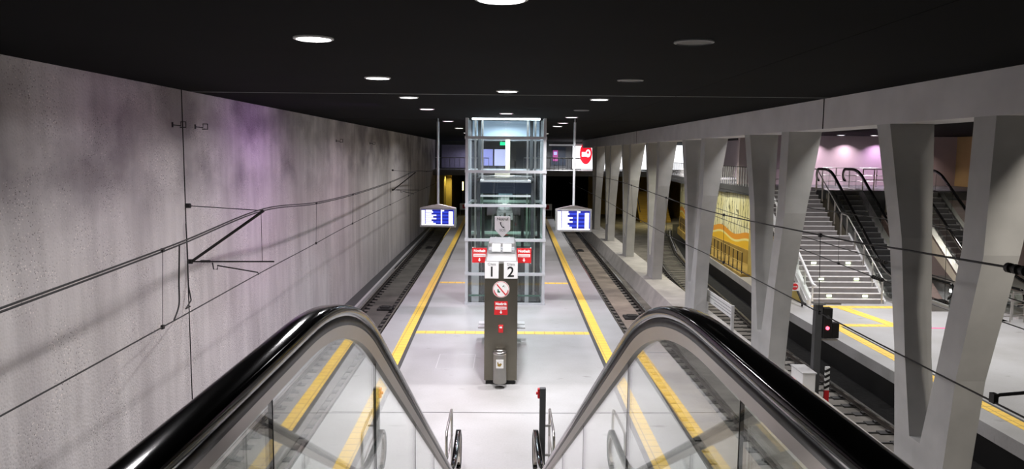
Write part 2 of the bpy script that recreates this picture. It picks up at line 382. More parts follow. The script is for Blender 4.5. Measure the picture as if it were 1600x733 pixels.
# upper floor the camera stands on, its rear wall
struct(box('floor_upper', (WX, Y0, 3.5), (-1.05, .9, 3.9), 'platform_floor'))
struct(box('floor_upper', (1.05, Y0, 3.5), (6.9, .9, 3.9), 'platform_floor'))
struct(box('floor_upper', (-1.05, Y0, 3.5), (1.05, -1.4, 3.9), 'platform_floor'))
struct(box('wall_rear', (WX, Y0 - .3, TB), (26, Y0, CEIL + .3), 'beam_concrete'))
# platform markings
def strip(name, a, b, z, m, kind='structure'):
    o = ribbon(name, a, b, z - .006, z, m); o['kind'] = kind; return o
YS = [9.0, 15, 23, 35, 51, 66]
sl = [(-2.90, 9.0), (-2.96, 15), (-3.08, 23), (-3.20, 35), (-3.36, 51), (-3.56, 66)]
sr = [(2.87, 9.0), (2.90, 15), (2.95, 23), (3.06, 35), (3.27, 51), (3.50, 66)]
strip('trim_31', sl, [(x + .29, y) for x, y in sl], .006, 'tactile_yellow')
strip('trim_32', [(x + .29, y) for x, y in sl], [(x + .39, y) for x, y in sl], .005, 'dark_line')
strip('trim_33', [(x - .29, y) for x, y in sr], sr, .006, 'tactile_yellow')
strip('trim_34', [(x - .39, y) for x, y in sr], [(x - .29, y) for x, y in sr], .005, 'dark_line')
for i, (y, wd) in enumerate(((31.9, .34), (22.86, .34))):
    for j, (x0, x1) in enumerate(((-2.75, -1.42), (1.38, 2.65)) if i == 0 else ((-2.75, -.48), (.26, 2.62))):
        strip('trim_%d' % (35 + i * 2 + j), [(x0, y - wd / 2), (x0, y + wd / 2)], [(x1, y - wd / 2), (x1, y + wd / 2)], .004, 'tactile_yellow')
for i, y in enumerate((15.62, 39.0)):
    strip('trim_%d' % (39 + i), [(-3.6, y - .012), (-3.6, y + .012)], [(3.5, y - .012), (3.5, y + .012)], .003, 'dark_line')
# service hatch outline in the floor
hb = MB()
for a, b in (((-1.75, 18.95, 0), (-1.73, 20.3, .003)), ((-.80, 18.95, 0), (-.78, 20.3, .003)), ((-1.75, 18.93, 0), (-.78, 18.95, .003)), ((-1.75, 20.3, 0), (-.78, 20.32, .003))): hb.box(a, b)
tag(hb.build('floor_hatch', 'pale_grey'), 'flush square service hatch outline in the platform floor left of the steel column', 'hatch')

# ---------------------------------------------------------------- tracks
def track(label, left, right, ya, yb, n, inner=1):
    t = thing('railway_track', label, 'track', (0, 0, TB), 0)
    st = [ya + (yb - ya) * i / 24 for i in range(25)]
    for pl in (left, right):
        pts = [(lerp_poly(pl, y), y) for y in st]
        r = ribbon('rail', [(x - .055, y) for x, y in pts], [(x + .055, y) for x, y in pts], .03, .05, 'rail_side', t)
        b = MB()
        b2 = ribbon('rail_web', [(x - .02, y) for x, y in pts], [(x + .02, y) for x, y in pts], .05, .15, 'rail_side', r)
        ribbon('rail_head', [(x - .036, y) for x, y in pts], [(x + .036, y) for x, y in pts], .14, .18, 'rail_head', r)
    first = None
    for i in range(n):
        y = ya + .4 + (yb - ya - .8) * i / (n - 1); xl, xr = lerp_poly(left, y), lerp_poly(right, y)
        if first is None:
            b = MB()
            a_, c_, d_, e_ = -.16, .34, 1.435 - .34, 1.435 + .16
            b.prism([(a_, -.11), (c_, -.11), (c_, -.02), (d_, -.02), (d_, -.11), (e_, -.11), (e_, .11), (d_, .11), (d_, .02), (c_, .02), (c_, .11), (a_, .11)], 'Z', 0, .032)
            for c in (0, 1.435):
                for d in (-.11, .11): b.box((c + d - .03, -.07, .03), (c + d + .03, .07, .075))
            first = b.build('sleeper', 'iron_black', t); o = first
        else:
            o = first.copy(); COL.objects.link(o); o.parent = t
        o.location = (xl, y, 0)
    return t
TL = ([(Y0, -5.74), (12, -5.76), (26, -5.85), (45, -6.0), (70, -6.2)], [(Y0, -4.30), (12, -4.32), (26, -4.41), (45, -4.56), (70, -4.76)])
TR = ([(Y0, 4.16), (12, 4.18), (26, 4.24), (45, 4.42), (70, 4.70)], [(Y0, 5.60), (12, 5.62), (26, 5.68), (45, 5.86), (70, 6.14)])
track('track in the slab along the pitted concrete wall', TL[0], TL[1], 6, 69, 95)
track('track on the right of the island platform beside the pillar plinth', TR[0], TR[1], 6, 69, 95)
T3 = ([(x0, x - 2.13) for x0, x in P3], [(x0, x - .68) for x0, x in P3])
track('curving track beyond the V pillars beside the far platform', T3[0], T3[1], 6, 66, 92)
for (x, y, s, lb, f_) in ((-4.95, 31.3, .30, 'black drain box between the rails of the left track', 0), (5.05, 29.9, .34, 'black magnet box between the rails of the right track', 1),
                     (-5.2, 52, .22, 'small far box between the left rails', 0), (5.0, 51, .22, 'small far box on pale pad between the right rails', 1)):
    t = thing('track_box', lb, 'box', (x, y, TB))
    MB().box((-s, -.35, 0), (s, .35, .12)).build('base', 'iron_black', t, .02); MB().box((-s * .6, -.2, .12), (s * .6, .2, .17)).build('lid', 'iron_black', t, .02)
for (xa, xb, y, lb) in ((-5.7, -4.4, 26.2, 'thin cable duct crossing the left track near the escalator'), (4.2, 5.6, 24.6, 'thin cable duct crossing the right track')):
    tag(box('cable_duct', (xa, y - .05, TB), (xb, y + .05, TB + .05), 'iron_black'), lb, 'cable duct')
# concrete infill between the rails of the right track: rusty wear
mat('olive_slab', (.12, .115, .10), .85, noise=.35, scale=1.0, bump=.2)
mat('rust_slab', (.235, .20, .165), .9, noise=.35, scale=.9, bump=.2)
def infill(tr, m_):
    st = (6, 12, 26, 45, 69)
    struct(ribbon('track_infill', [(lerp_poly(tr[0], y) + .30, y) for y in st], [(lerp_poly(tr[1], y) - .30, y) for y in st], TB, TB + .045, m_))
infill(TR, 'rust_slab'); infill(TL, 'olive_slab')
# dark ballast under the far track
struct(ribbon('track_ballast', [(lerp_poly(P3, y) - .48, y) for y in (Y0, 20, 30, 45, 60, 72)], [(lerp_poly(P3, y) + .3, y) for y in (Y0, 20, 30, 45, 60, 72)], TB, TB + .02, 'ballast_dark'))

# ---------------------------------------------------------------- V pillars
def v_pillar(c, label):
    t = thing('concrete_pillar', label, 'pillar', (6.9, c, -.4), 0, 'V-shaped pillars along the right track')
    Z = [6.4, 4.4, 2.4, 1.08, .4, 0]          # heights above plinth
    W = [.80, .53, .46, .45, .45, .45]
    fo = [1.79, 1.08, .66, .50, .45, .45]; fi = [1.30, .65, .30, .0]
    ni = [-1.20, -1.12, -.66, -.33]; no = [-1.72, -1.66, -1.20, -1.04, -.95, -.92]
    def leg(outer, inner, name):
        b = MB(); st = [(outer[i], inner[i], Z[i], W[i]) for i in range(4)]
        for (a0, b0, z0, w0), (a1, b1, z1, w1) in zip(st, st[1:]):
            vs = [(0, a0, z0), (0, b0, z0), (w0, b0, z0), (w0, a0, z0), (0, a1, z1), (0, b1, z1), (w1, b1, z1), (w1, a1, z1)]
            b.add(vs, [(0, 1, 5, 4), (1, 2, 6, 5), (2, 3, 7, 6), (3, 0, 4, 7)])
        a0, b0, z0, w0 = st[0]; b.add([(0, a0, z0), (0, b0, z0), (w0, b0, z0), (w0, a0, z0)], [(0, 1, 2, 3)])
        return b.build(name, 'pillar_concrete', t)
    leg(fo, fi, 'leg'); leg(no, ni, 'leg')
    b = MB()
    prev = None
    for i in (3, 4, 5):
        r = [(0, no[i], Z[i]), (0, fo[i], Z[i]), (W[i], fo[i], Z[i]), (W[i], no[i], Z[i])]
        if prev: b.add(prev + r, [(0, 1, 5, 4), (1, 2, 6, 5), (2, 3, 7, 6), (3, 0, 4, 7)])
        else: b.add(r, [(0, 1, 2, 3)])
        prev = r
    b.add(prev, [(0, 1, 2, 3)])
    b.build('stem', 'pillar_concrete', t)
    return t
PC = [12.6 + 7.97 * i for i in range(7)]
ordn = ['nearest V-shaped concrete pillar at the right, cut by the picture edge', 'second V-shaped concrete pillar, beside the low signal', 'third V-shaped concrete pillar behind the white track board',
        'fourth V-shaped concrete pillar along the plinth', 'fifth V-shaped concrete pillar along the plinth', 'sixth V-shaped concrete pillar, last but one', 'farthest V-shaped concrete pillar, near the footbridge']
for c, lb in zip(PC, ordn): v_pillar(c, lb)

# ---------------------------------------------------------------- ceiling downlights
def downlight(x, y, kind, label, power=0, z=CEIL, col=(1, 1, 1), r=.19, grp='round ceiling downlights', spread=170):
    t = thing('ceiling_light', label, 'ceiling light', (x, y, z), 0, grp)
    b = MB(); seg = 28; ro, ri = r + .03, r
    vs = []
    for (rr, zz) in ((ro, 0), (ro, -.015), (ri, -.022), (ri, 0)):
        vs += [(rr * math.cos(2 * PI * k / seg), rr * math.sin(2 * PI * k / seg), zz) for k in range(seg)]
    b.add(vs, [(j * seg + k, j * seg + (k + 1) % seg, (j + 1) * seg + (k + 1) % seg, (j + 1) * seg + k) for j in range(3) for k in range(seg)])
    b.build('trim_ring', 'mid_grey' if kind == 'off' else 'white_paint', t)
    MB().cyl((0, 0), r, -.012, -.002, 28).build('diffuser', {'off': 'lamp_off', 'white': 'lamp_white', 'pink': 'lamp_pink'}[kind], t)
    if power:
        l = light('lamp_light', (0, 0, -.03), power, col, r * 1.8, spread); l.parent = t
WHT = (1, .965, .99); CLD = (.86, .92, 1); PNK = (1, .78, .95); VIO = (.78, .50, 1)
DN = 'ceiling light '
for (x, y, kd, pw, col, lb) in (
    (-2.11, 4.3, 'white', 110, WHT, 'lit round downlight above the escalator, just out of the frame at the left'),
    (-2.13, 8.64, 'white', 230, WHT, 'largest lit round downlight, nearest of the left row'),
    (-2.16, 13.05, 'white', 210, WHT, 'second lit round downlight of the left row'),
    (-2.2, 17.5, 'white', 230, WHT, 'third lit round downlight of the left row, just behind the ceiling seam'),
    (-2.26, 22.04, 'pink', 200, PNK, 'pinkish lit round downlight, fourth of the left row'),
    (-2.27, 30.13, 'pink', 230, PNK, 'magenta tinged round downlight right of the left display pole'),
    (-2.35, 38.31, 'white', 230, WHT, 'small far round downlight at the left side of the lift'),
    (-2.4, 47.0, 'white', 230, WHT, 'farthest round downlight of the left row, behind the lift'),
    (-.05, 6.34, 'white', 100, WHT, 'lit round downlight cut off by the top edge of the photo'),
    (.01, 15.54, 'white', 430, WHT, 'lit round downlight in the centre row in front of the lift'),
    (-.01, 24.05, 'pink', 420, CLD, 'faint round downlight close to the lift roof in the centre row'),
    (2.06, 8.63, 'off', 0, WHT, 'unlit round downlight ring, nearest of the right row'),
    (2.07, 13.06, 'off', 0, WHT, 'unlit round downlight, second of the right row'),
    (2.10, 17.6, 'white', 400, WHT, 'lit round downlight, third of the right row behind the ceiling seam'),
    (2.12, 22.0, 'off', 0, WHT, 'faint unlit round downlight, fourth of the right row'),
    (2.19, 26.11, 'pink', 330, WHT, 'lit round downlight beside the top of the right display pole'),
    (2.25, 30.92, 'pink', 240, PNK, 'small pinkish round downlight right of the lift'),
    (2.27, 34.49, 'white', 260, WHT, 'small bright round downlight right of the lift, last one lit'),
    (2.35, 47.0, 'white', 230, WHT, 'far round downlight of the right row behind the lift')):
    downlight(x, y, kd, lb, pw * (.62 if x < -1 else .38), col=col, spread=165 if x < -1 else 125)
# added violet lights without any fixture, only to tint the concrete wall
light('added_violet_light', (-3.2, 20.5, CEIL - .25), 24, (.70, .30, 1), 1.2, 120, rot=(0, math.radians(62), 0))
light('added_violet_light', (-3.2, 13.5, CEIL - .25), 5, (.80, .36, .95), 1.2, 120, rot=(0, math.radians(62), 0))

# ---------------------------------------------------------------- escalators
def fillet(pts, r, n=8):
    out = [Vector(pts[0])]
    for a, b, c in zip(pts, pts[1:], pts[2:]):
        a, b, c = Vector(a), Vector(b), Vector(c); u = (a - b).normalized(); v = (c - b).normalized(); ang = u.angle(v)
        d = min(r / math.tan(ang / 2), (a - b).length * .49, (c - b).length * .49)
        p, q = b + u * d, b + v * d
        for i in range(n + 1):
            t = i / n; out.append(p * (1 - t) ** 2 + b * 2 * t * (1 - t) + q * t * t)
    out.append(Vector(pts[-1])); return out
def zat(path, y):
    for a, b in zip(path, path[1:]):
        if a[0] <= y <= b[0]: return a[1] + (b[1] - a[1]) * (y - a[0]) / max(1e-9, b[0] - a[0])
    return path[0][1] if y < path[0][0] else path[-1][1]
def escalator(label, loc, rz, H, slope, half=.62, bot=2.0, top=3.2, hh=.975, joints=None, panel='skirt_steel', grp=None):
    """local y runs uphill from the bottom comb; z = 0 is the lower floor"""
    t = thing('escalator', label, 'escalator', loc, rz, grp)
    Lr = H / slope
    nose = fillet([(-bot, 0), (0, 0), (Lr, H), (Lr + top, H)], 1.0)
    hp = fillet([(-bot + .35, hh), (0, hh), (Lr, H + hh), (Lr + top - .35, H + hh)], 2.8, 16)
    # newel half circles at both ends
    r = .30
    lo = [Vector((-bot + .35 - r * math.sin(a), hh - r + r * math.cos(a))) for a in [PI * (1 - i / 10) for i in range(10)]]
    hi = [Vector((Lr + top - .35 + r * math.sin(a), H + hh - r + r * math.cos(a))) for a in [PI * i / 10 for i in range(1, 11)]]
    full = lo + hp + hi
    prof = [(-.044, -.006), (-.043, .006), (-.038, .015), (-.030, .019), (0, .0205), (.030, .019), (.038, .015), (.043, .006), (.044, -.006), (.040, -.018), (.030, -.026), (-.030, -.026), (-.040, -.018)]
    for s in (-1, 1):
        hb = MB().sweep([(s * half + x, h) for x, h in prof], full).build('handrail', 'rubber', t)
        MB().sweep([(s * half - s * .006 + x, h) for x, h in ((-.026, -.056), (.026, -.056), (.026, -.024), (-.026, -.024))], full).build('handrail_guide', 'rubber_dull', t)
        MB().sweep([(s * half + x, h) for x, h in ((-.018, -.105), (.018, -.105), (.032, -.056), (-.032, -.056))], full, False).build('handrail_profile', 'steel_warm', t)
        # glass panels
        ya, yb = -bot + .12, Lr + top - .12
        js = joints or [ya + (yb - ya) * i / 7 for i in range(1, 7)]
        ed = [ya] + sorted(js) + [yb]
        for a, b in zip(ed, ed[1:]):
            a += .002; b -= .002
            ys = [a + (b - a) * i / 14 for i in range(15)]
            def topz(y):
                if y < -bot + .35: q = min(1, (-bot + .35 - y) / r); return hh - r + r * math.sqrt(max(0, 1 - q * q)) - .085
                if y > Lr + top - .35: q = min(1, (y - Lr - top + .35) / r); return H + hh - r + r * math.sqrt(max(0, 1 - q * q)) - .085
                return zat(hp, y) - .085 * (1.1 if 0 < y < Lr else 1)
            poly = [(y, zat(nose, y) + .06) for y in ys] + [(y, topz(y)) for y in ys[::-1]]
            bb = MB(); n = len(ys); x0, x1 = s * half - .005, s * half + .005
            vs = [(x, q[0], q[1]) for x in (x0, x1) for q in poly]; m_ = len(poly)
            fs = [(i, i + 1, m_ - 2 - i, m_ - 1 - i) for i in range(n - 1)] + [(m_ + i, m_ + m_ - 1 - i, m_ + m_ - 2 - i, m_ + i + 1) for i in range(n - 1)]
            fs += [(i, (i + 1) % m_, m_ + (i + 1) % m_, m_ + i) for i in range(m_)]
            bb.add(vs, fs).build('glass_panel', 'balustrade_glass', t)
        # dark silicone joints
        for y in js:
            MB().box((s * half - .006, y - .002, zat(nose, y) + .06), (s * half + .006, y + .002, zat(hp, y) - .06)).build('panel_joint', 'rubber_dull', t)
        # deck, skirt and outer cladding
        MB().sweep([(s * (half - .10), -.02), (s * (half - .10), .04), (s * (half - .04), .07), (s * (half + .20), .07), (s * (half + .20), -.02)], nose, False).build('deck', 'steel_pale', t)
        MB().sweep([(s * (half - .10), -.45), (s * (half - .105), .03), (s * (half - .09), .03), (s * (half - .09), -.45)], nose, False).build('skirt', 'skirt_steel', t)
        lowp = [(y, max(zat(nose, y) - 1.0, 0.0)) for y in [q[0] for q in nose]]
        poly = [(q[0], q[1] + .0) for q in nose] + [(y, z - .001) for y, z in lowp[::-1]]
        bb = MB(); m_ = len(nose)
        x0, x1 = s * (half + .17), s * (half + .20)
        for i in range(m_ - 1):
            a, b, c, d = nose[i], nose[i + 1], lowp[i + 1], lowp[i]
            if b[1] - c[1] < .02 and a[1] - d[1] < .02: continue
            bb.add([(x, q[0], q[1]) for x in (x0, x1) for q in (a, b, c, d)], [(0, 1, 2, 3), (4, 7, 6, 5), (0, 4, 5, 1), (2, 6, 7, 3)])
        bb.build('cladding', panel, t)
    # soffit closing the truss below
    lowp = [(q[0], max(q[1] - 1.0, -.0)) for q in nose if q[1] > 1.02]
    MB().sweep([(-half - .17, 0), (half + .17, 0), (half + .17, .03), (-half - .17, .03)], lowp, False).build('soffit', panel, t)
    # comb landings
    MB().box((-half + .1, -bot, -.02), (half - .1, .0, .012)).build('comb_plate', 'steel', t)
    MB().box((-half + .1, Lr, H - .02), (half - .1, Lr + top, H + .012)).build('comb_plate', 'steel', t)
    # steps
    rise = .2; n = int(H / rise); run = Lr / n; rise = H / n
    f = None
    for i in range(n):
        if f is None:
            b = MB(); b.box((-half + .11, 0, -.04), (half - .11, run * 1.05, 0)); b.box((-half + .11, -.002, -rise * 1.02), (half - .11, .03, -.02))
            f = b.build('step', 'escalator_step', t)
            e = MB().box((-half + .11, -.004, -.012), (half - .11, .03, .003)).build('step_edge', 'step_edge', f); c = f
        else:
            c = f.copy(); COL.objects.link(c); c.parent = t
            d = e.copy(); COL.objects.link(d); d.parent = c
        c.location = (0, i * run, (i + 1) * rise)
    return t
# ours: lower comb at y = 10.25, upper floor 3.9
ES_Y = 10.24
escalator('black handrailed glass escalator going down from the camera to the island platform', (-.09, ES_Y, 0), PI + .012, 3.9, .535, .62, 2.0, 3.9, .975,
          joints=[ES_Y - q for q in (.4, 1.96, 3.65, 5.45, 7.1, 8.9)])

# ---------------------------------------------------------------- emergency post and barrier rails at the foot of the escalator
t = thing('emergency_stop_post', 'tall black post with a red stop button beside the right escalator foot', 'post', (.63, 12.25, 0))
MB().box((-.05, -.05, 0), (.05, .05, 1.59)).build('post', 'dark_grey', t, .008)
MB().box((-.085, -.045, 1.42), (-.05, .045, 1.58)).build('button_box', 'red_paint', t, .01)
MB().tube([(-.085, 0, 1.5), (-.11, 0, 1.5)], .025, 12).build('button', 'red_paint', t)
for z in (.45, .95): MB().box((.05, -.015, z - .015), (.14, .015, z + .015)).build('bracket', 'steel', t)
def urail(name, x, ya, yb, label):
    t = thing(name, label, 'rail', (x, ya, 0), 0, 'barrier rails at the foot of the escalator')
    pts = fillet3([(0, 0, 0), (0, 0, 1.0), (0, yb - ya, 1.0), (0, yb - ya, 0)], .12)
    MB().tube(pts, .021, 12).build('tube', 'steel', t)
    for y in (0, yb - ya): MB().cyl((0, y), .05, 0, .012, 16).build('foot_plate', 'steel', t)
    MB().tube([(0, 0, .5), (0, yb - ya, .5)], .014, 8).build('crossbar', 'steel', t)
def fillet3(pts, r, n=6):
    out = [Vector(pts[0])]
    for a, b, c in zip(pts, pts[1:], pts[2:]):
        a, b, c = Vector(a), Vector(b), Vector(c); p, q = b + (a - b).normalized() * r, b + (c - b).normalized() * r
        out += [p * (1 - i / n) ** 2 + b * 2 * (i / n) * (1 - i / n) + q * (i / n) ** 2 for i in range(n + 1)]
    out.append(Vector(pts[-1])); return out
urail('barrier_rail', .79, 11.75, 13.0, 'bent steel tube rail right of the escalator foot beside the black post')
urail('barrier_rail', -.91, 11.75, 12.95, 'bent steel tube rail left of the escalator foot')

# ---------------------------------------------------------------- steel information column
def sign_plate(parent, x0, x1, z0, z1, y, body, small=None, name='track_sign'):
    s = MB().box((x0, y, z0), (x1, y + .02, z1)).build(name, 'white_paint', parent, .004)
    w_, h_ = x1 - x0, z1 - z0
    text(body, h_ * .86, ((x0 + x1) / 2, y - .003, z0 + h_ * .38), 'black_paint', s, 'numeral', bold=.004)
    if small: text(small, h_ * .24, ((x0 + x1) / 2, y - .003, z0 + h_ * .86), 'mid_grey', s, 'caption')
    return s
def nothalt(parent, x0, x1, z0, z1, y, name='emergency_sign'):
    s = MB().box((x0, y, z0), (x1, y + .012, z1)).build(name, 'red_paint', parent)
    cx = (x0 + x1) / 2; h = z1 - z0; w_ = x1 - x0
    text('Nothalt', h * .25, (cx, y - .003, z0 + h * .80), 'white_paint', s, 'lettering', bold=.004)
    b = MB(); b.box((x0 + w_ * .08, y - .003, z0 + h * .40), (x1 - w_ * .08, y, z0 + h * .60)); b.build('text_band', 'white_paint', s)
    for q in (.47, .53): MB().box((x0 + w_ * .14, y - .005, z0 + h * q - .004), (x1 - w_ * .14, y - .003, z0 + h * q + .004)).build('text_line', 'red_paint', s)
    a = h * .32
    MB().prism([(cx, z0 + h * .06), (cx + h * .10, z0 + h * .2), (cx + h * .04, z0 + h * .2), (cx + h * .04, z0 + a), (cx - h * .04, z0 + a), (cx - h * .04, z0 + h * .2), (cx - h * .10, z0 + h * .2)], 'Y', y - .004, y - .001).build('arrow', 'white_paint', s)
    return s
def column(label, loc, full=True):
    t = thing('information_column', label, 'column', loc)
    HW = .385; D = 4.9; HT = 2.90
    MB().box((-HW + .05, .06, 0), (HW - .05, D - .06, .12)).build('plinth', 'black_paint', t)
    MB().box((-HW, 0, .10), (HW, D, HT - .02)).build('body', 'steel_brown', t, .01)
    MB().prism([(-HW, HT - .02), (HW, HT - .02), (HW - .04, HT + .03), (-HW + .04, HT + .03)], 'Y', 0, D).build('cap', 'cap_grey', t)
    sign_plate(t, -HW + .005, -HW + .325, HT - .375, HT + .015, -.025, '1', 'Gleis')
    sign_plate(t, HW - .325, HW - .005, HT - .375, HT + .015, -.025, '2', 'Gleis')
    # no smoking disc
    def disc(r, y0, y1, m, nm, par, r0=0):
        b = MB(); seg = 36
        if r0 == 0:
            b.prism([(r * math.cos(2 * PI * k / seg), 2.27 + r * math.sin(2 * PI * k / seg)) for k in range(seg)], 'Y', y0, y1)
        else:
            vs = [(rr * math.cos(2 * PI * k / seg), yy, 2.27 + rr * math.sin(2 * PI * k / seg)) for yy in (y0, y1) for rr in (r0, r) for k in range(seg)]
            for k in range(seg):
                k2 = (k + 1) % seg; b.add([vs[k], vs[k2], vs[seg + k2], vs[seg + k]], [(0, 1, 2, 3)])
        return b.build(nm, m, par)
    d = disc(.195, -.012, 0, 'white_paint', 'no_smoking_sign', t)
    disc(.186, -.014, -.013, 'red_paint', 'ring', d, .176)
    c, s_ = math.cos(math.radians(-50)), math.sin(math.radians(-50)); hl, hw = .155, .013
    MB().prism([(c * a - s_ * b, 2.27 + s_ * a + c * b) for a, b in ((-hl, -hw), (hl, -hw), (hl, hw), (-hl, hw))], 'Y', -.018, -.013).build('slash', 'red_paint', d)
    for sgn in (-1, 1):
        pts = [(sgn * .16 * math.cos(a), -.015, 2.27 + .16 * math.sin(a)) for a in [math.radians(-55 + 10 * i) for i in range(6)]]
        MB().tube(pts, .009, 6).build('arc', 'red_paint', d)
    MB().prism([(-.085, 2.20), (-.03, 2.19), (-.02, 2.22), (-.05, 2.235), (-.06, 2.28), (-.085, 2.27)], 'Y', -.016, -.013).build('hand_mark', 'green_print', d)
    MB().prism([(.03, 2.34), (.065, 2.37), (.075, 2.355), (.04, 2.325)], 'Y', -.016, -.013).build('smoke_mark', 'green_print', d)
    MB().prism([(.07, 2.33), (.09, 2.34), (.09, 2.32)], 'Y', -.016, -.013).build('smoke_mark', 'green_print', d)
    nothalt(t, -.155, .155, 1.67, 1.99, -.013)
    bx = MB().box((-.055, -.05, 1.25), (.055, 0, 1.43)).build('alarm_box', 'red_paint', t, .012)
    MB().box((-.03, -.054, 1.36), (.03, -.05, 1.40)).build('window', 'white_paint', bx)
    # side flags
    for s in (-1, 1) if full else ():
        x0, x1 = (-.755, -.385) if s < 0 else (.385, .755)
        fl_ = nothalt(t, x0, x1, 2.62, 3.0, 1.9, 'flag_sign'); MB().box((x0, 1.9125, 2.62), (x1, 1.918, 3.0)).build('back_plate', 'pale_grey', fl_)
        MB().box((x0 + (.0 if s < 0 else .34) , 1.912, 2.60), (x0 + (.37 if s > 0 else .03), 1.93, 3.02)).build('flag_frame', 'white_paint', t)
    # loudspeaker tray and pads on the cap
    b = MB().box((-.33, 1.35, HT + .03), (.33, 1.95, HT + .13)).build('speaker_tray', 'mid_grey', t, .015)
    for x in (-.135, .135):
        MB().prism([(1.32, HT + .08), (1.45, HT + .24), (1.7, HT + .24), (1.7, HT + .08)], 'X', x - .11, x + .11).build('speaker_pad', 'pale_grey', b, .01)
    MB().box((-.34, 2.2, HT + .03), (.34, 3.6, HT + .20)).build('cabinet', 'cap_grey', t, .02)
    for x in (-.18, .08): MB().box((x - .008, 2.19, HT + .05), (x + .008, 2.2, HT + .19)).build('seam', 'mid_grey', t)
    # arrow shaped phone sign
    y = D + .1
    b = MB().prism([(-.23, HT + .27), (-.23, HT + .66), (.23, HT + .66), (.23, HT + .27), (0, HT + .03)], 'Y', y, y + .03).build('phone_sign', 'white_paint', t)
    text('Notruf', .12, (0, y - .003, HT + .58), 'dark_grey', b, 'lettering', bold=.001); text('SOS', .10, (0, y - .003, HT + .25), 'mid_grey', b, 'lettering')
    pts = [(-.055, y - .01, HT + .49), (-.06, y - .01, HT + .44), (-.035, y - .01, HT + .39), (.0, y - .01, HT + .345), (.05, y - .01, HT + .335)]
    MB().tube(pts, [.022, .012, .011, .012, .022], 8).build('handset', 'black_paint', b)
    for sx in (-.2, .2): MB().box((sx - .02, y - .2, HT - .3), (sx + .02, y + .03, HT + .05)).build('bracket', 'steel', t)
    # slatted flip seats on both flanks
    for s in (-1, 1):
        st = MB()
        for q in range(3): st.box((s * HW, 5.0 + q * .42 - .0, .44), (s * (HW + .27), 5.0 + q * .42 + .30, .48))
        sb = MB()
        for q in range(2):
            z = .44
            MB().box((s * HW, 3.9 + q * .45, z), (s * (HW + .29), 3.9 + q * .45 + .36, z + .04)).build('side_seat', 'pale_grey', t, .01)
    return t
column('brown steel information column with signs 1 and 2 and a bin in front', (-.095, 17.6, 0))
c2 = column('second steel information column seen through the glass lift', (-.05, 37.0, 0), False); c2.scale = (1, 1, .88)
# waste bin
t = thing('waste_bin', 'round steel waste bin fixed in front of the brown steel column', 'bin', (-.11, 17.38, 0))
b = MB(); b.cyl((0, 0), .155, .12, .80, 28); b.build('body', 'bin_steel', t)
b = MB(); seg = 28
vs = [(rr * math.cos(2 * PI * k / seg), rr * math.sin(2 * PI * k / seg), zz) for rr, zz in ((.158, .80), (.168, .85), (.10, .865), (.09, .84)) for k in range(seg)]
b.add(vs, [(j * seg + k, j * seg + (k + 1) % seg, (j + 1) * seg + (k + 1) % seg, (j + 1) * seg + k) for j in range(3) for k in range(seg)], True); b.build('rim', 'steel', t)
MB().cyl((0, 0), .095, .80, .835, 24).build('opening', 'black_paint', t)
lb_ = MB().box((-.085, -.172, .50), (.085, -.156, .70)).build('label_plate', 'white_paint', t)
MB().prism([(-.05, .55), (.01, .54), (.05, .60), (.02, .62), (-.02, .60), (-.04, .65), (-.06, .64)], 'Y', -.175, -.172).build('pictogram', 'ochre_dark', lb_)
MB().box((-.05, .05, .3), (.05, .215, .36)).build('bracket', 'steel', t)

# ---------------------------------------------------------------- glass lift
t = thing('glass_lift', 'tall glazed lift tower in a pale steel frame in the middle of the platform', 'lift', (-.015, 27.25, 0))
HX, D = 1.375, 2.5
for sx in (-1, 1):
    for y in (0, D):
        MB().box((sx * HX - .05, y - .05, 0), (sx * HX + .05, y + .05, CEIL)).build('corner_post', 'frame_silver', t)
    for y in (.55, 1.7): MB().box((sx * (HX - .02) - .03, y - .03, 0), (sx * (HX - .02) + .03, y + .03, CEIL)).build('side_post', 'frame_silver', t)
for z in (.02, 1.11, 2.34, 3.57, 4.77, 5.96):
    b = MB(); h = .05
    b.box((-HX - .07, -.08, z - h), (HX + .07, .04, z + h)); b.box((-HX - .07, D - .04, z - h), (HX + .07, D + .08, z + h))
    for sx in (-1, 1): b.box((sx * HX - .07, 0, z - h), (sx * HX + .07, D, z + h))
    b.build('ring_beam', 'frame_silver', t)
zs = [.07, 1.11, 2.34, 3.57, 4.77, 5.96, CEIL]
for a, c in zip(zs, zs[1:]):
    for s0, s1 in ((-HX + .05, -.006), (.006, HX - .05)):
        MB().box((s0, -.012, a + .05), (s1, .0, c - .05)).build('front_pane', 'lift_glass', t)
    for sx in (-1, 1): MB().box((sx * HX - .006, .05, a + .05), (sx * HX + .006, D - .05, c - .05)).build('side_pane', 'lift_glass', t)
    MB().box((-HX + .05, D - .006, a + .05), (HX - .05, D + .006, c - .05)).build('rear_pane', 'lift_glass', t)
# shaft fittings
for x in (-1.12, -.86, .80, 1.08):
    MB().box((x - .035, 1.15, .05), (x + .035, 1.25, CEIL)).build('guide_rail', 'steel_pale', t)
for x in (-.98, .95):
    MB().box((x - .06, 1.5, .05), (x + .06, 1.62, CEIL)).build('cable_channel', 'dark_grey', t)
for x in (-1.28, -.80, .62, 1.20): MB().box((x - .05, .22, .05), (x + .05, .34, 3.5)).build('door_channel', 'black_paint', t)
MB().box((-1.2, .15, .05), (-.95, .4, 1.95)).build('buffer_column', 'pale_grey', t)
MB().box((.72, .15, .05), (.86, .4, 1.9)).build('buffer_column', 'pale_grey', t)
for x in (-.62, -.48, .45, .62): MB().tube([(x, .3, .05), (x, .3, .95)], .03, 8).build('buffer', 'white_paint', t)
MB().box((-1.3, D - .3, .05), (1.3, D - .2, 2.25)).build('pit_panel', 'black_paint', t)
MB().box((-1.3, .2, .02), (1.3, D - .3, .08)).build('pit_floor', 'dark_grey', t)
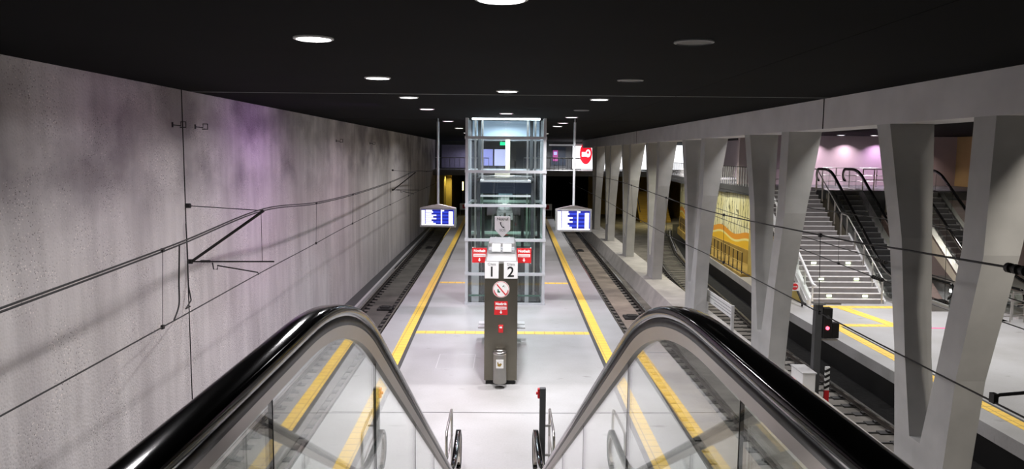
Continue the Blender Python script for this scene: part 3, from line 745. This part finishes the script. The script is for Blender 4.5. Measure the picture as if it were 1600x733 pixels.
MB().box((-1.3, .1, .28), (1.3, .14, .33)).build('pit_rail', 'green_print', t)
# car
car = MB().box((-.92, .35, 1.95), (.92, 2.1, 2.08)).build('lift_car', 'dark_grey', t)
for x0, x1 in ((-.92, -.006), (.006, .92)): MB().box((x0, .34, 2.08), (x1, .355, 4.0)).build('car_pane', 'car_glass', car)
for s in (-1, 1): MB().box((s * .92 - .01, .36, 2.08), (s * .92 + .01, 2.1, 4.0)).build('car_side', 'car_glass', car)
for s in (-1, 1): MB().box((s * .97 - .06, .3, 1.95), (s * .97 + .06, .42, 4.55)).build('car_frame', 'dark_grey', car)
MB().box((-.95, .33, 3.98), (.95, 2.12, 4.38)).build('car_roof', 'navy_dark', car)
MB().box((-.98, .30, 4.38), (.98, 2.12, 4.44)).build('roof_tray', 'white_paint', car)
for z in (3.86, ): MB().box((-.9, .30, z), (.9, .34, z + .07)).build('car_sill', 'white_paint', car)
MB().box((-.8, .5, 4.44), (.8, .6, 4.55)).build('roof_unit', 'steel_pale', car); MB().box((-.4, 1.2, 4.44), (.1, 1.6, 4.7)).build('roof_unit', 'cream_panel', car)
MB().tube([(-.95, .4, 4.6), (.95, .4, 4.6)], .02, 8).build('roof_rail', 'steel', car)
for x in (-.95, .95): MB().tube([(x, .4, 4.3), (x, .4, 4.6)], .02, 8).build('roof_rail', 'steel', car)
MB().box((-.25, .5, 3.9), (.25, 1.8, 3.97)).build('car_lamp', 'frost_blue', car)
MB().box((-1.2, .1, CEIL - .06), (1.2, .16, CEIL - .0)).build('top_lamp', 'lift_tube', t)
MB().box((-1.28, D - .12, 5.96), (1.28, D - .1, CEIL)).build('frosted_panel', 'frost_blue', t)
MB().box((-.02, D - .2, 4.5), (.16, D - .16, 5.95)).build('rear_mullion', 'cream_panel', t)
light('lift_light', (-.015, 28.4, CEIL - .1), 110, (.80, .92, 1), .8, 170)
light('lift_light', (-.015, 28.3, 3.84), 45, (.75, 1, .82), .5, 170)
light('lift_light', (-.015, 28.2, 1.85), 7, (.9, 1, .9), .6, 170)

# ---------------------------------------------------------------- platform displays
def display(x, y, w_, zt, zb, label, tilt):
    t = thing('departure_display', label, 'display', (x, y, CEIL), tilt, 'hanging train displays')
    zt -= CEIL; zb -= CEIL
    MB().tube([(0, 0, 0), (0, 0, -.22)], .022, 10).build('ceiling_mount', 'steel', t)
    MB().tube([(0, 0, -.12), (0, 0, zt + .06)], .042, 14).build('pole', 'frame_silver', t)
    h2 = w_ / 2
    MB().prism([(-h2, zt), (h2, zt), (.06, zt + .13), (-.06, zt + .13)], 'Y', -.10, .10).build('hood', 'steel_pale', t)
    fr = MB().box((-h2, -.13, zb), (h2, .13, zt)).build('casing', 'cap_grey', t, .012)
    a = .07; X0, X1, Z0, Z1 = -h2 + a, h2 - a, zb + a, zt - .06
    s = MB().box((X0, -.137, Z0), (X1, -.13, Z1)).build('screen', 'screen_blue', fr)
    n = 9; rh = (Z1 - Z0) / (n + .6); sw = X1 - X0
    def rect(u0, u1, v0, v1, m, nm='screen_row', d=.139): MB().box((X0 + sw * u0, -d, Z1 - v1), (X0 + sw * u1, -.136, Z1 - v0)).build(nm, m, s)
    for i in range(0, n, 2): rect(.0, .98, i * rh, (i + 1) * rh, 'screen_navy', 'screen_band', .138)
    rect(0, .11, .02, Z1 - Z0, 'screen_white', 'screen_column'); rect(.60, .635, 0, Z1 - Z0, 'screen_white', 'screen_column')
    rect(.84, .97, rh, Z1 - Z0, 'screen_white', 'screen_column'); rect(0, 1, Z1 - Z0 - rh * .6, Z1 - Z0, 'screen_white', 'screen_footer')
    ln = [.33, .36, .31, .46, .36, .46, .31, .36, .44]
    for i in range(n): rect(.13, ln[i], i * rh + .008, (i + 1) * rh - .006, 'screen_white')
    rect(.63, .70, .01, rh, 'screen_white')
    return t
display(-2.47, 28.0, 1.32, 3.42, 2.72, 'hanging blue departure display left of the glass lift', math.radians(-3))
display(2.43, 27.5, 1.30, 3.45, 2.64, 'hanging blue departure display right of the glass lift', math.radians(1))

# ---------------------------------------------------------------- overhead line
def catenary(label, mess, cont, drops, jumpers=(), double=True):
    t = thing('overhead_wire', label, 'wire', mess[0], 0)
    o = Vector(mess[0])
    def smooth(pts, n=8):
        P = [Vector(q) for q in pts]; out = []
        for i in range(len(P) - 1):
            p0, p1, p2, p3 = P[max(i - 1, 0)], P[i], P[i + 1], P[min(i + 2, len(P) - 1)]
            for k in range(n):
                u = k / n; out.append(.5 * ((2 * p1) + (p2 - p0) * u + (2 * p0 - 5 * p1 + 4 * p2 - p3) * u * u + (3 * p1 - p0 - 3 * p2 + p3) * u ** 3))
        return out + [P[-1]]
    ms = smooth(mess); cs = smooth(cont)
    for d in ((-.022, .022) if double else (0,)):
        MB().tube([q - o + Vector((d * .3, 0, d)) for q in ms], .013, 6).build('messenger_wire', 'iron_black', t)
    MB().tube([q - o for q in cs], .010, 6).build('contact_wire', 'iron_black', t)
    def ev(P, y):
        for a, b in zip(P, P[1:]):
            if min(a.y, b.y) <= y <= max(a.y, b.y): return a.lerp(b, (y - a.y) / (b.y - a.y))
        return P[-1]
    for y in drops:
        a, b = ev(ms, y), ev(cs, y - .1)
        d = MB().tube([a - o, b - o], .005, 5).build('dropper', 'iron_black', t)
        for q in (a, b): MB().box((q - o) - Vector((.02, .03, .03)), (q - o) + Vector((.02, .03, .03))).build('clamp', 'iron_black', d)
    for pts in jumpers: MB().tube([Vector(q) - o for q in smooth(pts)], .012, 6).build('jumper_cable', 'iron_black', t)
catenary('black overhead wires running along the left concrete wall',
         [(-5.2, 4, 3.62), (-5.2, 7.82, 3.75), (-5.2, 12.07, 3.92), (-5.2, 16.5, 4.16), (-5.25, 21.5, 3.99), (-5.3, 28.34, 3.96), (-5.35, 37, 4.08), (-5.4, 46.0, 4.32), (-5.5, 56, 4.1), (-5.6, 66, 4.3)],
         [(-5.2, 4, 2.62), (-5.2, 7.72, 2.66), (-5.2, 12.2, 2.75), (-5.2, 16.2, 2.84), (-5.25, 20.7, 2.88), (-5.3, 27.05, 2.96), (-5.4, 46, 3.06), (-5.6, 66, 3.0)],
         (11.6, 21.3, 26.6, 35.5, 42.5, 53), [[(-5.2, 12.2, 3.92), (-5.25, 12.25, 3.3), (-5.22, 12.15, 2.95), (-5.2, 11.9, 2.75)]])
catenary('black overhead wires above the right track in front of the V pillars',
         [(5.0, 4.5, 4.45), (5, 7.34, 4.33), (5, 9.73, 4.24), (5, 12.02, 4.16), (5, 20.44, 4.04), (5.1, 35.48, 4.22), (5.3, 50, 4.1), (5.4, 66, 4.3)],
         [(5.0, 4.5, 2.93), (5, 9.57, 2.92), (5, 14.4, 2.95), (5, 18.97, 2.97), (5.05, 24.43, 2.93), (5.3, 46, 3.0), (5.4, 66, 3.0)],
         (12.1, 17.5, 24, 31), double=False)
catenary('thinner overhead wires above the far curving track behind the V pillars',
         [(8.4, 5, 4.2), (8.4, 12, 4.1), (8.4, 16.77, 4.04), (8.4, 22.1, 3.99), (8.6, 30, 4.1), (9.6, 45, 4.1), (11.5, 58, 4.2)],
         [(8.4, 5, 2.6), (8.4, 12, 2.65), (8.4, 17.16, 2.68), (8.4, 22.33, 2.81), (8.6, 30, 2.9), (9.6, 45, 2.9), (11.5, 58, 2.9)],
         (14.5, 19.2, 26, 36), [], double=False)
tag(MB().tube([(8.4, 5, 3.1), (8.4, 12, 3.08), (8.4, 22.4, 3.16), (8.7, 34, 3.3)], .011, 6).build('feeder_cable', 'iron_black'), 'single feeder cable behind the second V pillar with black insulators', 'cable')
for (y, z, x) in ((17.0, 3.09, 8.4), (17.1, 2.68, 8.4)):
    b = MB()
    for i in range(5): b.tube([(x, y - .25 + i * .1, z), (x, y - .2 + i * .1, z)], .045, 10)
    b.tube([(x, y - .32, z), (x, y + .3, z)], .02, 8)
    tag(b.build('line_insulator', 'iron_black'), 'black ribbed insulator on the %s cable above the far track' % ('upper' if z > 3 else 'lower'), 'insulator', 'line insulators above the far track')
# big insulator at the right edge on the messenger wire
t = thing('wire_insulator', 'large black insulator cluster on the wire at the right picture edge', 'insulator', (5, 7.35, 4.30))
b = MB()
for i in range(6): b.tube([(0, -.42 + i * .11, .02 + i * -.0), (0, -.37 + i * .11, .02)], .05, 12)
b.tube([(0, -.5, .02), (0, .22, .02)], .025, 8); b.build('body', 'iron_black', t)
MB().tube([(0, -.1, .02), (.5, -.3, -.15), (1.5, -.4, -.2)], .03, 8).build('strut', 'iron_black', t)
MB().tube([(0, .0, .0), (.12, -.12, -.10), (.05, -.25, -.05)], .015, 8).build('shackle', 'steel', t)
t = thing('registration_arm', 'black angled arm holding the contact wire at the right picture edge', 'arm', (5, 7.6, 2.95))
MB().tube([(0, 0, 0), (.05, -.02, .05), (1.9, -.1, .25)], .018, 8).build('arm', 'iron_black', t); MB().box((-.02, -.04, -.04), (.03, .04, .06)).build('clamp', 'iron_black', t)

def bracket(y, zt, zb, xm, label):
    t = thing('wall_bracket', label, 'bracket', (WX, y, 0), 0, 'catenary brackets on the left wall')
    L_ = xm - WX
    for z in (zt, zb):
        MB().tube([(-.0, 0, z), (.10, 0, z)], .05, 12).build('wall_anchor', 'iron_black', t)
    MB().tube([(.05, 0, zt), (L_, .15, zt - .10)], .010, 6).build('tie_rod', 'iron_black', t)
    MB().tube([(.08, 0, zb), (L_ + .03, .15, zt - .10)], .030, 8).build('diagonal_tube', 'iron_black', t)
    MB().tube([(.08, 0, zb), (L_ + .24, .1, zb + .0)], .016, 8).build('horizontal_tube', 'iron_black', t)
    MB().tube([(.25, .05, zb), (.45, .06, zb)], .026, 8).build('insulator', 'iron_black', t)
    MB().tube([(L_ - .02, .12, zt - .12), (L_ - .02, .12, zb)], .006, 6).build('hanger', 'iron_black', t)
    MB().tube([(.52, .0, zb - .02), (.54, .0, zb - .16), (.62, 0, zb - .16), (.62, 0, zb - .08), (L_ - .08, 0, zb - .22), (L_ - .07, 0, zb - .27)], .014, 8).build('registration_arm', 'iron_black', t)
bracket(16.1, 4.26, 3.08, -5.15, 'near black tubular wire bracket on the concrete wall')
bracket(45.2, 4.38, 3.23, -5.35, 'far small tubular wire bracket on the concrete wall')
for (y, z, lb) in ((15.62, 5.92, 'small square wall hook left of the wall joint'), (16.75, 5.92, 'small square wall hook right of the wall joint'),
                   (30.5, 5.85, 'tiny wall hook halfway along the concrete wall'), (38.0, 5.85, 'farther tiny wall hook along the concrete wall')):
    t = thing('wall_hook', lb, 'hook', (WX, y, z), 0, 'small hooks high on the left wall')
    MB().box((0, -.06, -.05), (.02, -.02, .05)).build('plate', 'iron_black', t)
    MB().tube([(.0, -.04, 0), (.16, 0, -.02), (.16, 0, .06), (.26, 0, .06), (.26, 0, -.05), (.14, 0, -.05)], .012, 6).build('loop', 'iron_black', t)
# cable coming down in the wall joint by the bracket
tag(MB().tube([(WX + .04, 15.98, 3.9), (WX + .05, 15.98, 3.3), (WX + .05, 15.97, 2.6), (WX + .25, 15.6, 2.35), (-6.1, 14.5, 2.4), (-5.4, 13.0, 2.75)], .014, 6).build('earthing_cable', 'iron_black'), 'thin cable from the wall joint down to the left contact wire', 'cable')

# ---------------------------------------------------------------- track side objects beyond the plinth
t = thing('track_board', 'long white board on two posts beside the far track', 'board', (7.5, 26.45, -.4))
MB().box((-.015, -1.60, .45), (.015, 1.62, .88)).build('panel', 'white_paint', t)
for y in (-1.6, 1.62): MB().box((-.045, y - .05, 0), (.045, y + .05, .90)).build('post', 'pale_grey', t)
b = MB()
for z, q in ((.56, .6), (.66, 1.4), (.77, 1.1)): b.box((-.018, -1.5, z - .012), (-.015, q, z + .012))
b.build('printed_line', 'mid_grey', t)
t = thing('signal', 'low grey signal post with black head showing red', 'signal', (7.85, 18.9, TB))
MB().box((-.09, -.09, 0), (.09, .09, 2.80)).build('post', 'dark_grey', t, .01)
MB().box((-.13, -.13, 2.80), (.13, .13, 2.85)).build('cap', 'cap_grey', t)
hd = MB().box((.10, -.12, 1.95), (.33, .10, 2.72)).build('signal_head', 'black_paint', t, .02)
MB().box((.33, -.10, 1.95), (.52, .08, 2.35)).build('side_box', 'black_paint', t, .02)
MB().tube([(.21, -.135, 2.22), (.21, -.12, 2.22)], .045, 14).build('red_lamp', 'red_led', hd)
MB().tube([(.21, -.135, 2.5), (.21, -.12, 2.5)], .045, 14).build('dark_lamp', 'dark_grey', hd)
MB().box((.0, -.06, 2.80), (.55, .0, 2.84)).build('top_bracket', 'steel', t); MB().box((.05, -.03, 1.88), (.52, .03, 1.92)).build('bottom_bracket', 'steel', t)
t = thing('switch_cabinet', 'small pale cabinet standing at the foot of the signal', 'cabinet', (7.51, 18.75, -.4))
MB().box((-.16, -.35, 0), (.16, .42, .47)).build('body', 'white_paint', t, .01); MB().box((-.18, -.37, .47), (.18, .44, .50)).build('lid', 'pale_grey', t)
t = thing('marker_post', 'short post striped black and white over red beside the signal', 'marker', (8.1, 18.75, TB))
MB().box((-.055, -.03, 0), (.055, .03, 1.24)).build('post', 'white_paint', t)
MB().box((-.057, -.033, .1), (.057, .033, .64)).build('red_section', 'red_paint', t)
for i in range(4):
    z = .70 + i * .14
    MB().prism([(-.058, z - .03), (.058, z + .03), (.058, z + .10), (-.058, z + .04)], 'Y', -.034, .034).build('black_stripe', 'black_paint', t)

# ---------------------------------------------------------------- far hall on the right
XR = 24.0
FP = [(Y0, 9.86), (14, 9.86), (19, 9.86), (27.2, 9.93), (33, 10.4), (42, 11.0)]
fl = ribbon('floor_far_platform', [(x, y) for y, x in FP], [(XR, y) for y, x in FP], -.30, 0, 'platform_floor'); struct(fl)
struct(ribbon('platform_base', [(x + .25, y) for y, x in FP], [(x + .6, y) for y, x in FP], TB, -.30, 'black_paint'))
def off(pts, d): return [(x + d, y) for x, y in pts]
e3 = [(lerp_poly(P3, y), y) for y in (8, 14, 19, 24.4)]
strip('trim_51', off(e3, .52), off(e3, .82), .006, 'tactile_yellow')
strip('trim_52', off(e3, .82), off(e3, .90), .005, 'dark_line')
strip('trim_53', [(11.1, 27.05), (11.1, 27.45)], [(14.3, 27.05), (14.3, 27.45)], .006, 'tactile_yellow')
strip('trim_54', [(12.35, 24.35), (11.9, 27.05)], [(12.75, 24.35), (12.35, 27.05)], .006, 'tactile_yellow')
strip('trim_55', [(10.45, 24.05), (10.45, 24.4)], [(12.75, 24.05), (12.75, 24.4)], .006, 'tactile_yellow')
struct(box('ceiling_hall', (7.75, Y0, HALLC), (XR + .3, 84, HALLC + .5), 'ceiling_black'))
struct(box('wall_hall_side', (XR, Y0, -.3), (XR + .3, 41, HALLC), 'tan_wall'))
struct(box('wall_hall_back', (12.4, 41, 3.9), (XR, 41.3, HALLC), 'pink_wall'))
struct(box('floor_gallery', (11.75, 34.4, 3.5), (XR, 41, 3.9), 'dark_grey'))
struct(box('wall_under_gallery', (14.4, 34.9, 0), (19.4, 35.1, 3.5), 'dark_grey')); struct(box('wall_under_gallery', (19.4, 34.9, 0), (XR, 35.1, 3.5), 'pink_wall'))
# gallery along the far side, over the mural
struct(ribbon('floor_gallery', [(11.75, 41), (11.9, 46), (12.4, 55), (13.2, 72)], [(16.5, 41), (17, 46), (17.5, 55), (18, 72)], 3.45, 3.9, 'dark_grey'))
struct(box('wall_gallery', (16.3, 41.3, 3.9), (16.5, 64, HALLC), 'pink_wall'))
mr = ribbon('mural_wall', [(11.9, 34.7), (12.0, 46), (13.2, 58)], [(12.1, 34.7), (12.2, 46), (13.4, 58)], .8, 3.45, 'mural_paint'); tag(mr, 'yellow painted mural wall with an orange wave along its foot', 'mural')
struct(ribbon('mural_base', [(11.85, 34.7), (11.95, 46), (13.15, 58)], [(12.15, 34.7), (12.25, 46), (13.4, 58)], -.3, .8, 'ochre_dark'))
struct(ribbon('side_walkway', [(10.55, 34.0), (11.05, 42), (12.6, 56)], [(11.9, 34.0), (12.0, 46), (13.2, 58)], -.3, .12, 'ochre_dark'))
def railing(label, pts, h, n, mats=('iron_black', 'iron_black'), group=None, rails=(1.0,), r=.02, name='railing'):
    P = [Vector(q) for q in pts]; t = thing(name, label, 'railing', P[0], 0, group); o = P[0]
    Ls = [0]
    for a, b in zip(P, P[1:]): Ls.append(Ls[-1] + (b - a).length)
    def ev(s):
        for i in range(len(P) - 1):
            if s <= Ls[i + 1] + 1e-6: return P[i].lerp(P[i + 1], (s - Ls[i]) / (Ls[i + 1] - Ls[i]))
        return P[-1]
    for q in rails: MB().tube([v - o + Vector((0, 0, h * q)) for v in P], r, 8).build('top_rail' if q == 1 else 'rail', mats[0], t)
    f = MB().box((-.018, -.018, 0), (.018, .018, h)).build('post', mats[1], t)
    for i in range(n):
        c = f if i == 0 else f.copy()
        if i: COL.objects.link(c); c.parent = t
        c.location = ev(Ls[-1] * i / (n - 1)) - o
    return t
railing('brown railing along the walkway below the yellow mural', [(10.65, 34.2, .12), (11.1, 42, .12), (12.6, 55, .12)], .95, 26, ('ochre_dark', 'iron_black'), rails=(1.0, .5))
railing('white barred railing of the gallery above the mural', [(11.8, 35.0, 3.9), (11.95, 46, 3.9), (12.45, 55, 3.9), (13.2, 71.5, 3.9)], .95, 90, ('iron_black', 'white_paint'))
railing('gallery railing at the head of the stairs', [(11.8, 34.5, 3.9), (13.0, 34.5, 3.9)], .95, 5, ('steel', 'steel'), rails=(1, .5))
railing('steel railing between the two escalator heads', [(16.1, 34.6, 3.9), (17.1, 34.6, 3.9)], .95, 3, ('steel', 'steel'), rails=(1, .5))
railing('steel railing at the back of the upper floor above the escalators', [(15.9, 38.6, 3.9), (17.0, 38.6, 3.9), (20.0, 38.6, 3.9)], .95, 7, ('steel', 'steel'), rails=(1, .6, .3))
t = thing('upper_post', 'slim dark pillar at the head of the stairs', 'pillar', (14.35, 38.5, 3.9)); MB().box((-.1, -.1, 0), (.1, .1, 1.7)).build('shaft', 'black_paint', t); MB().box((-.14, -.14, 1.7), (.14, .14, 1.75)).build('head', 'dark_grey', t)
# staircase
t = thing('staircase', 'wide bright staircase with white step edges up from the far platform', 'stairs', (0, 27.9, 0))
NS = 23; rise = 3.9 / NS; run = 6.0 / NS
for i in range(NS):
    x1 = 14.02 if i < 13 else 13.62
    s = MB().box((11.25, i * run, 0), (x1, (i + 1) * run + .02 if i < NS - 1 else 6.6, (i + 1) * rise)).build('step', 'stair_concrete', t)
    MB().box((11.25, i * run - .012, (i + 1) * rise - .022), (x1, i * run + .075, (i + 1) * rise + .004)).build('nosing', 'stair_nosing', s)
    if i in (1, 4, 7):
        for x in (12.08, 13.43): MB().box((x - .09, i * run - .012, i * rise + .035), (x + .09, i * run + .004, i * rise + .105)).build('step_light', 'step_lamp', s)
# stringers and handrails
for (x0, x1, m_) in ((11.0, 11.25, 'white_paint'),):
    MB().prism([(-.35, 0), (-.35, .18), (6.0, 4.15), (6.5, 4.15), (6.5, 3.0), (1.0, 0)], 'X', x0, x1).build('stringer', m_, t)
MB().prism([(.0, 0), (.0, .12), (6.0, 3.95), (6.5, 3.95), (6.5, 0)], 'X', 10.98, 11.0).build('side_wall', 'ochre_wall', t)
MB().prism([(.0, 0), (.0, .10), (3.3, 2.3), (3.3, 0)], 'X', 14.02, 14.10).build('side_wall', 'pale_grey', t)
def hrail(x, ya, yb, dz, nm='handrail', r=.035, m_='steel_pale'):
    a, b = ya * rise / run, yb * rise / run
    MB().tube(fillet3([(x, ya - .3, a + dz - .02), (x, ya, a + dz), (x, yb, b + dz), (x, yb + .3, b + dz)], .1), r, 10).build(nm, m_, t)
    n = 5
    for i in range(n):
        y = ya + (yb - ya) * i / (n - 1); MB().box((x - .025, y - .025, max(0, y * rise / run)), (x + .025, y + .025, y * rise / run + dz)).build('baluster', m_, t)
hrail(11.2, -.35, 2.6, 1.0, r=.05, m_='white_paint'); hrail(11.2, 2.9, 6.0, 1.0, r=.045, m_='white_paint')
MB().prism([(-.3, .2), (-.3, .78), (2.6, 2.65), (2.6, 2.05)], 'X', 11.10, 11.115).build('glass_infill', 'balustrade_glass', t)
hrail(13.92, .0, 3.2, .95, r=.022); hrail(13.72, 3.3, 6.0, .95, r=.022)
hrail(10.75, -.6, 5.6, .55, r=.04, m_='iron_black')
# escalators of the far hall
escalator('far escalator with black handrails directly right of the bright stairs', (15.2, 28.95, 0), 0, 3.9, .70, .62, 2.4, 1.6, .975, panel='cream_panel', grp='escalators of the far hall')
escalator('rightmost far escalator, partly hidden between the legs of the nearest V pillar', (18.15, 27.75, 0), 0, 3.9, .70, .62, 2.4, 1.6, .975, panel='cream_panel', grp='escalators of the far hall')
struct(MB().prism([(25.0, 0), (28.95, 0), (33.2, 2.9), (33.2, 0)], 'X', 16.35, 16.8).build('wall_between_escalators', 'brown_tile'))
for y in (28.9, 30.2, 31.5):
    z = (y - 28.95) * .68
t = thing('emergency_button', 'bright white and magenta light on the escalator foot', 'light', (15.95, 27.0, .62)); MB().cyl((0, 0), .05, 0, .10, 14).build('lamp', 'white_led', t); MB().box((.05, -.04, .04), (.14, .04, .12)).build('side_lamp', 'red_led', t)
MB().box((-.03, -.03, -.62), (.03, .03, 0)).build('stem', 'dark_grey', t)
tag(box('floor_reflection', (13.5, 23.85, 0), (14.3, 23.97, .004), 'pink_reflection'), 'short magenta tape line on the far platform floor', 'reflection')  # magenta LED reflection on the floor, painted as a flat strip
railing('tubular crowd barrier on the far platform at the right picture edge', [(16.3, 24.9, 0), (17.2, 24.9, 0)], .95, 3, ('steel_pale', 'steel_pale'), rails=(1, .75, .2), name='crowd_barrier')
railing('second tubular crowd barrier behind the one at the right edge', [(17.0, 25.2, 0), (18.2, 25.4, 0)], .95, 3, ('steel_pale', 'steel_pale'), rails=(1, .55, .2), name='crowd_barrier')
# no passage sign at the platform end
t = thing('no_passage_sign', 'small white plate with a red disc on a thin post left of the stairs', 'sign', (9.98, 26.6, 0))
MB().tube([(-.09, 0, 0), (-.09, 0, 1.02)], .015, 8).build('post', 'steel', t)
s = MB().box((-.10, -.02, .70), (.38, -.01, .99)).build('plate', 'white_paint', t)
MB().prism([(.20 + .115 * math.cos(2 * PI * k / 24), .845 + .115 * math.sin(2 * PI * k / 24)) for k in range(24)], 'Y', -.026, -.02).build('disc', 'red_paint', s)
MB().box((.12, -.029, .832), (.28, -.026, .858)).build('bar', 'white_paint', s)
for sg in (-1, 1): MB().prism([(.20 + sg * .03, .845), (.20 + sg * .075, .875), (.20 + sg * .075, .815)], 'Y', -.029, -.026).build('arrow', 'white_paint', s)
for z in (.80, .89): MB().box((-.05, -.023, z), (-.02, -.02, z + .03)).build('mark', 'black_paint', s)
# hall lamps
for (x, y, lb) in ((13.1, 22.5, 'round ceiling light of the far hall nearest the stairs'), (14.6, 30.0, 'round ceiling light above the far stairs'), (16.9, 39.0, 'round ceiling light near the pink back wall'), (18.6, 39.0, 'second round ceiling light near the pink back wall'), (12.55, 45.0, 'bright small round light below the beam between second and third pillar')):
    downlight(x, y, 'white', lb, 0, z=HALLC, r=.17, grp='round ceiling lights of the far hall')

# ---------------------------------------------------------------- footbridge and far end
struct(box('floor_bridge', (WX - .5, 70.5, 3.4), (13.2, 78, 3.9), 'mid_grey'))
struct(box('wall_bridge_back', (WX - .5, 78, 3.9), (20, 78.3, 7.4), 'dark_grey'))
struct(box('ceiling_bridge', (WX - .5, 70, CEIL + .0), (8, 79, CEIL + .3), 'ceiling_black'))
def pane(name, x0, x1, z0, z1, m, label, cat, y=77.9, grp=None):
    t = thing(name, label, cat, ((x0 + x1) / 2, y, z0), 0, grp); h = (x1 - x0) / 2
    MB().box((-h, 0, 0), (h, .06, z1 - z0)).build('pane', m, t)
    b = MB()
    for a, c in (((-h - .05, -.03, 0), (-h, .05, z1 - z0)), ((h, -.03, 0), (h + .05, .05, z1 - z0)), ((-h - .05, -.03, z1 - z0 - .05), (h + .05, .05, z1 - z0))): b.box(a, c)
    b.build('frame', 'dark_grey', t)
    return t
mat('violet_panel', (.30, .27, .40), .5, noise=.08)
pane('wall_panel', -6.5, -4.1, 3.95, 6.3, 'violet_panel', 'dull violet wall panel on the footbridge left of the lift', 'panel')
pane('shop_window', -3.9, -2.9, 3.95, 6.3, 'navy_dark', 'dark shop window on the footbridge left of the lift', 'window')
pane('shop_window', -2.7, -1.35, 4.2, 5.9, 'shop_violet', 'violet lit shop window seen through the left of the lift', 'window')
pane('shop_window', -1.2, .0, 4.2, 5.9, 'shop_violet_pale', 'pale violet lit shop window seen through the lift', 'window')
pane('shop_window', 1.0, 3.2, 4.2, 6.1, 'navy_dark', 'dark shop window seen through the right of the lift', 'window')
pane('shop_window', 4.55, 6.0, 4.3, 6.2, 'navy_dark', 'dark shop window with a red glow right of the lift', 'window')
t = thing('glowing_poster', 'faint magenta glowing poster inside the dark bridge window', 'poster', (4.95, 77.82, 4.7)); MB().box((-.25, 0, 0), (.25, .075, 1.1)).build('panel', 'glow_magenta', t); MB().box((-.16, -.02, .65), (.16, 0, .95)).build('bright_part', 'shop_violet', t)
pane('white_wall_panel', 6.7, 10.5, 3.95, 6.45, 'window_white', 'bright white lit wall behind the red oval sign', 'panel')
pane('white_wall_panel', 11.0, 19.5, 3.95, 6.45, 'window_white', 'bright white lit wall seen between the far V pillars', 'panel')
struct(box('trim_61', (4.3, 77.7, 6.25), (9, 77.8, 6.4), 'white_paint'))
tt = thing('oval_sign', 'bright red oval sign with white letters above the footbridge', 'sign', (8.0, 77.6, 5.5))
MB().prism([(.62 * math.cos(2 * PI * k / 32), 1.08 * math.sin(2 * PI * k / 32)) for k in range(32)], 'Y', -.05, .0).build('disc', 'logo_red', tt)
MB().box((-.42, -.08, -.30), (.05, -.05, .15)).build('white_mark', 'screen_white', tt, .03)
MB().prism([(.22 + .25 * math.cos(2 * PI * k / 24), .02 + .40 * math.sin(2 * PI * k / 24)) for k in range(24)], 'Y', -.08, -.05).build('white_mark', 'screen_white', tt)
MB().prism([(.20 + .10 * math.cos(2 * PI * k / 20), .10 + .14 * math.sin(2 * PI * k / 20)) for k in range(20)], 'Y', -.09, -.08).build('red_mark', 'logo_red', tt)
xs = MB().box((-.6, 72.9, 6.2), (.3, 73.0, 6.5)); [xs.box((q, 72.93, 6.5), (q + .03, 72.97, CEIL)) for q in (-.5, .17)]
tag(xs.build('exit_sign', 'exit_green'), 'small green exit sign seen through the top of the lift', 'sign')
railing('grey barred footbridge railing left of the lift', [(-6.5, 70.6, 3.9), (-1.6, 70.6, 3.9)], 1.1, 12, ('steel_pale', 'mid_grey'), rails=(1.0, .1), r=.03)
railing('white framed footbridge railing right of the lift', [(1.6, 70.6, 3.9), (6.8, 70.6, 3.9)], 1.15, 14, ('white_paint', 'white_paint'), rails=(1.0, .12), r=.05)
# tunnel below the bridge
struct(box('wall_tunnel_left', (WX - .5, 73, TB), (-5.9, 100, 3.4), 'ochre_wall'))
struct(box('wall_tunnel_panel', (-6.7, 75.8, TB), (-5.35, 76.2, 3.4), 'ochre_wall'))
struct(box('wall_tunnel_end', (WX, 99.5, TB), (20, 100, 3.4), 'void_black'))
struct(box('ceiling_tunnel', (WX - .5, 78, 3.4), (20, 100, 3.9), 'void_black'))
struct(box('wall_far_right', (9.0, 84.0, TB), (18.5, 84.3, 3.4), 'ochre_dark'))
struct(box('wall_far_side', (18, 60, TB), (18.3, 84, 3.4), 'ochre_dark'))
for (x, z, h, lb) in ((-4.6, 1.5, .9, 'narrow lit strip in the dark tunnel left of the lift'), (-4.2, .9, 1.5, 'taller lit strip in the dark tunnel left of the lift'), (-2.9, .5, .7, 'small lit cluster low in the dark tunnel')):
    t = thing('tunnel_light', lb, 'light', (x, 82, z)); MB().box((-.06, 0, 0), (.06, .05, h)).build('tube', 'warm_lamp', t); MB().box((-.09, .05, TB - z), (.09, .08, h + .05)).build('housing', 'dark_grey', t)
for (x, lb) in ((-3.55, 'small red and white barrier at the far left end of the platform'), (3.55, 'small red and white barrier at the far right end of the platform')):
    t = thing('end_barrier', lb, 'barrier', (x, 66.5, 0), 0, 'platform end barriers')
    MB().box((-.45, 0, .55), (.45, .04, 1.1)).build('board', 'white_paint', t); MB().box((-.2, -.02, .65), (.2, 0, 1.0)).build('red_mark', 'red_paint', t)
    for q in (-.4, .4): MB().box((q - .025, 0, 0), (q + .025, .05, .56)).build('leg', 'mid_grey', t)
# diagonal steel ramp structure in the far right distance
t = thing('far_stair', 'distant flight of stairs lit yellow between the third and fourth pillar', 'stairs', (14.5, 74, TB))
for i in range(14): MB().box((-1.5, i * .28, 0), (1.5, (i + 1) * .28, .2 * (i + 1))).build('step', 'ochre_dark', t)
MB().tube([(-1.5, 0, 1), (-1.5, 3.9, 3.8)], .04, 8).build('handrail', 'iron_black', t)
light('far_stair_light', (13.5, 70, 3.2), 160, (1, .85, .4), .6)
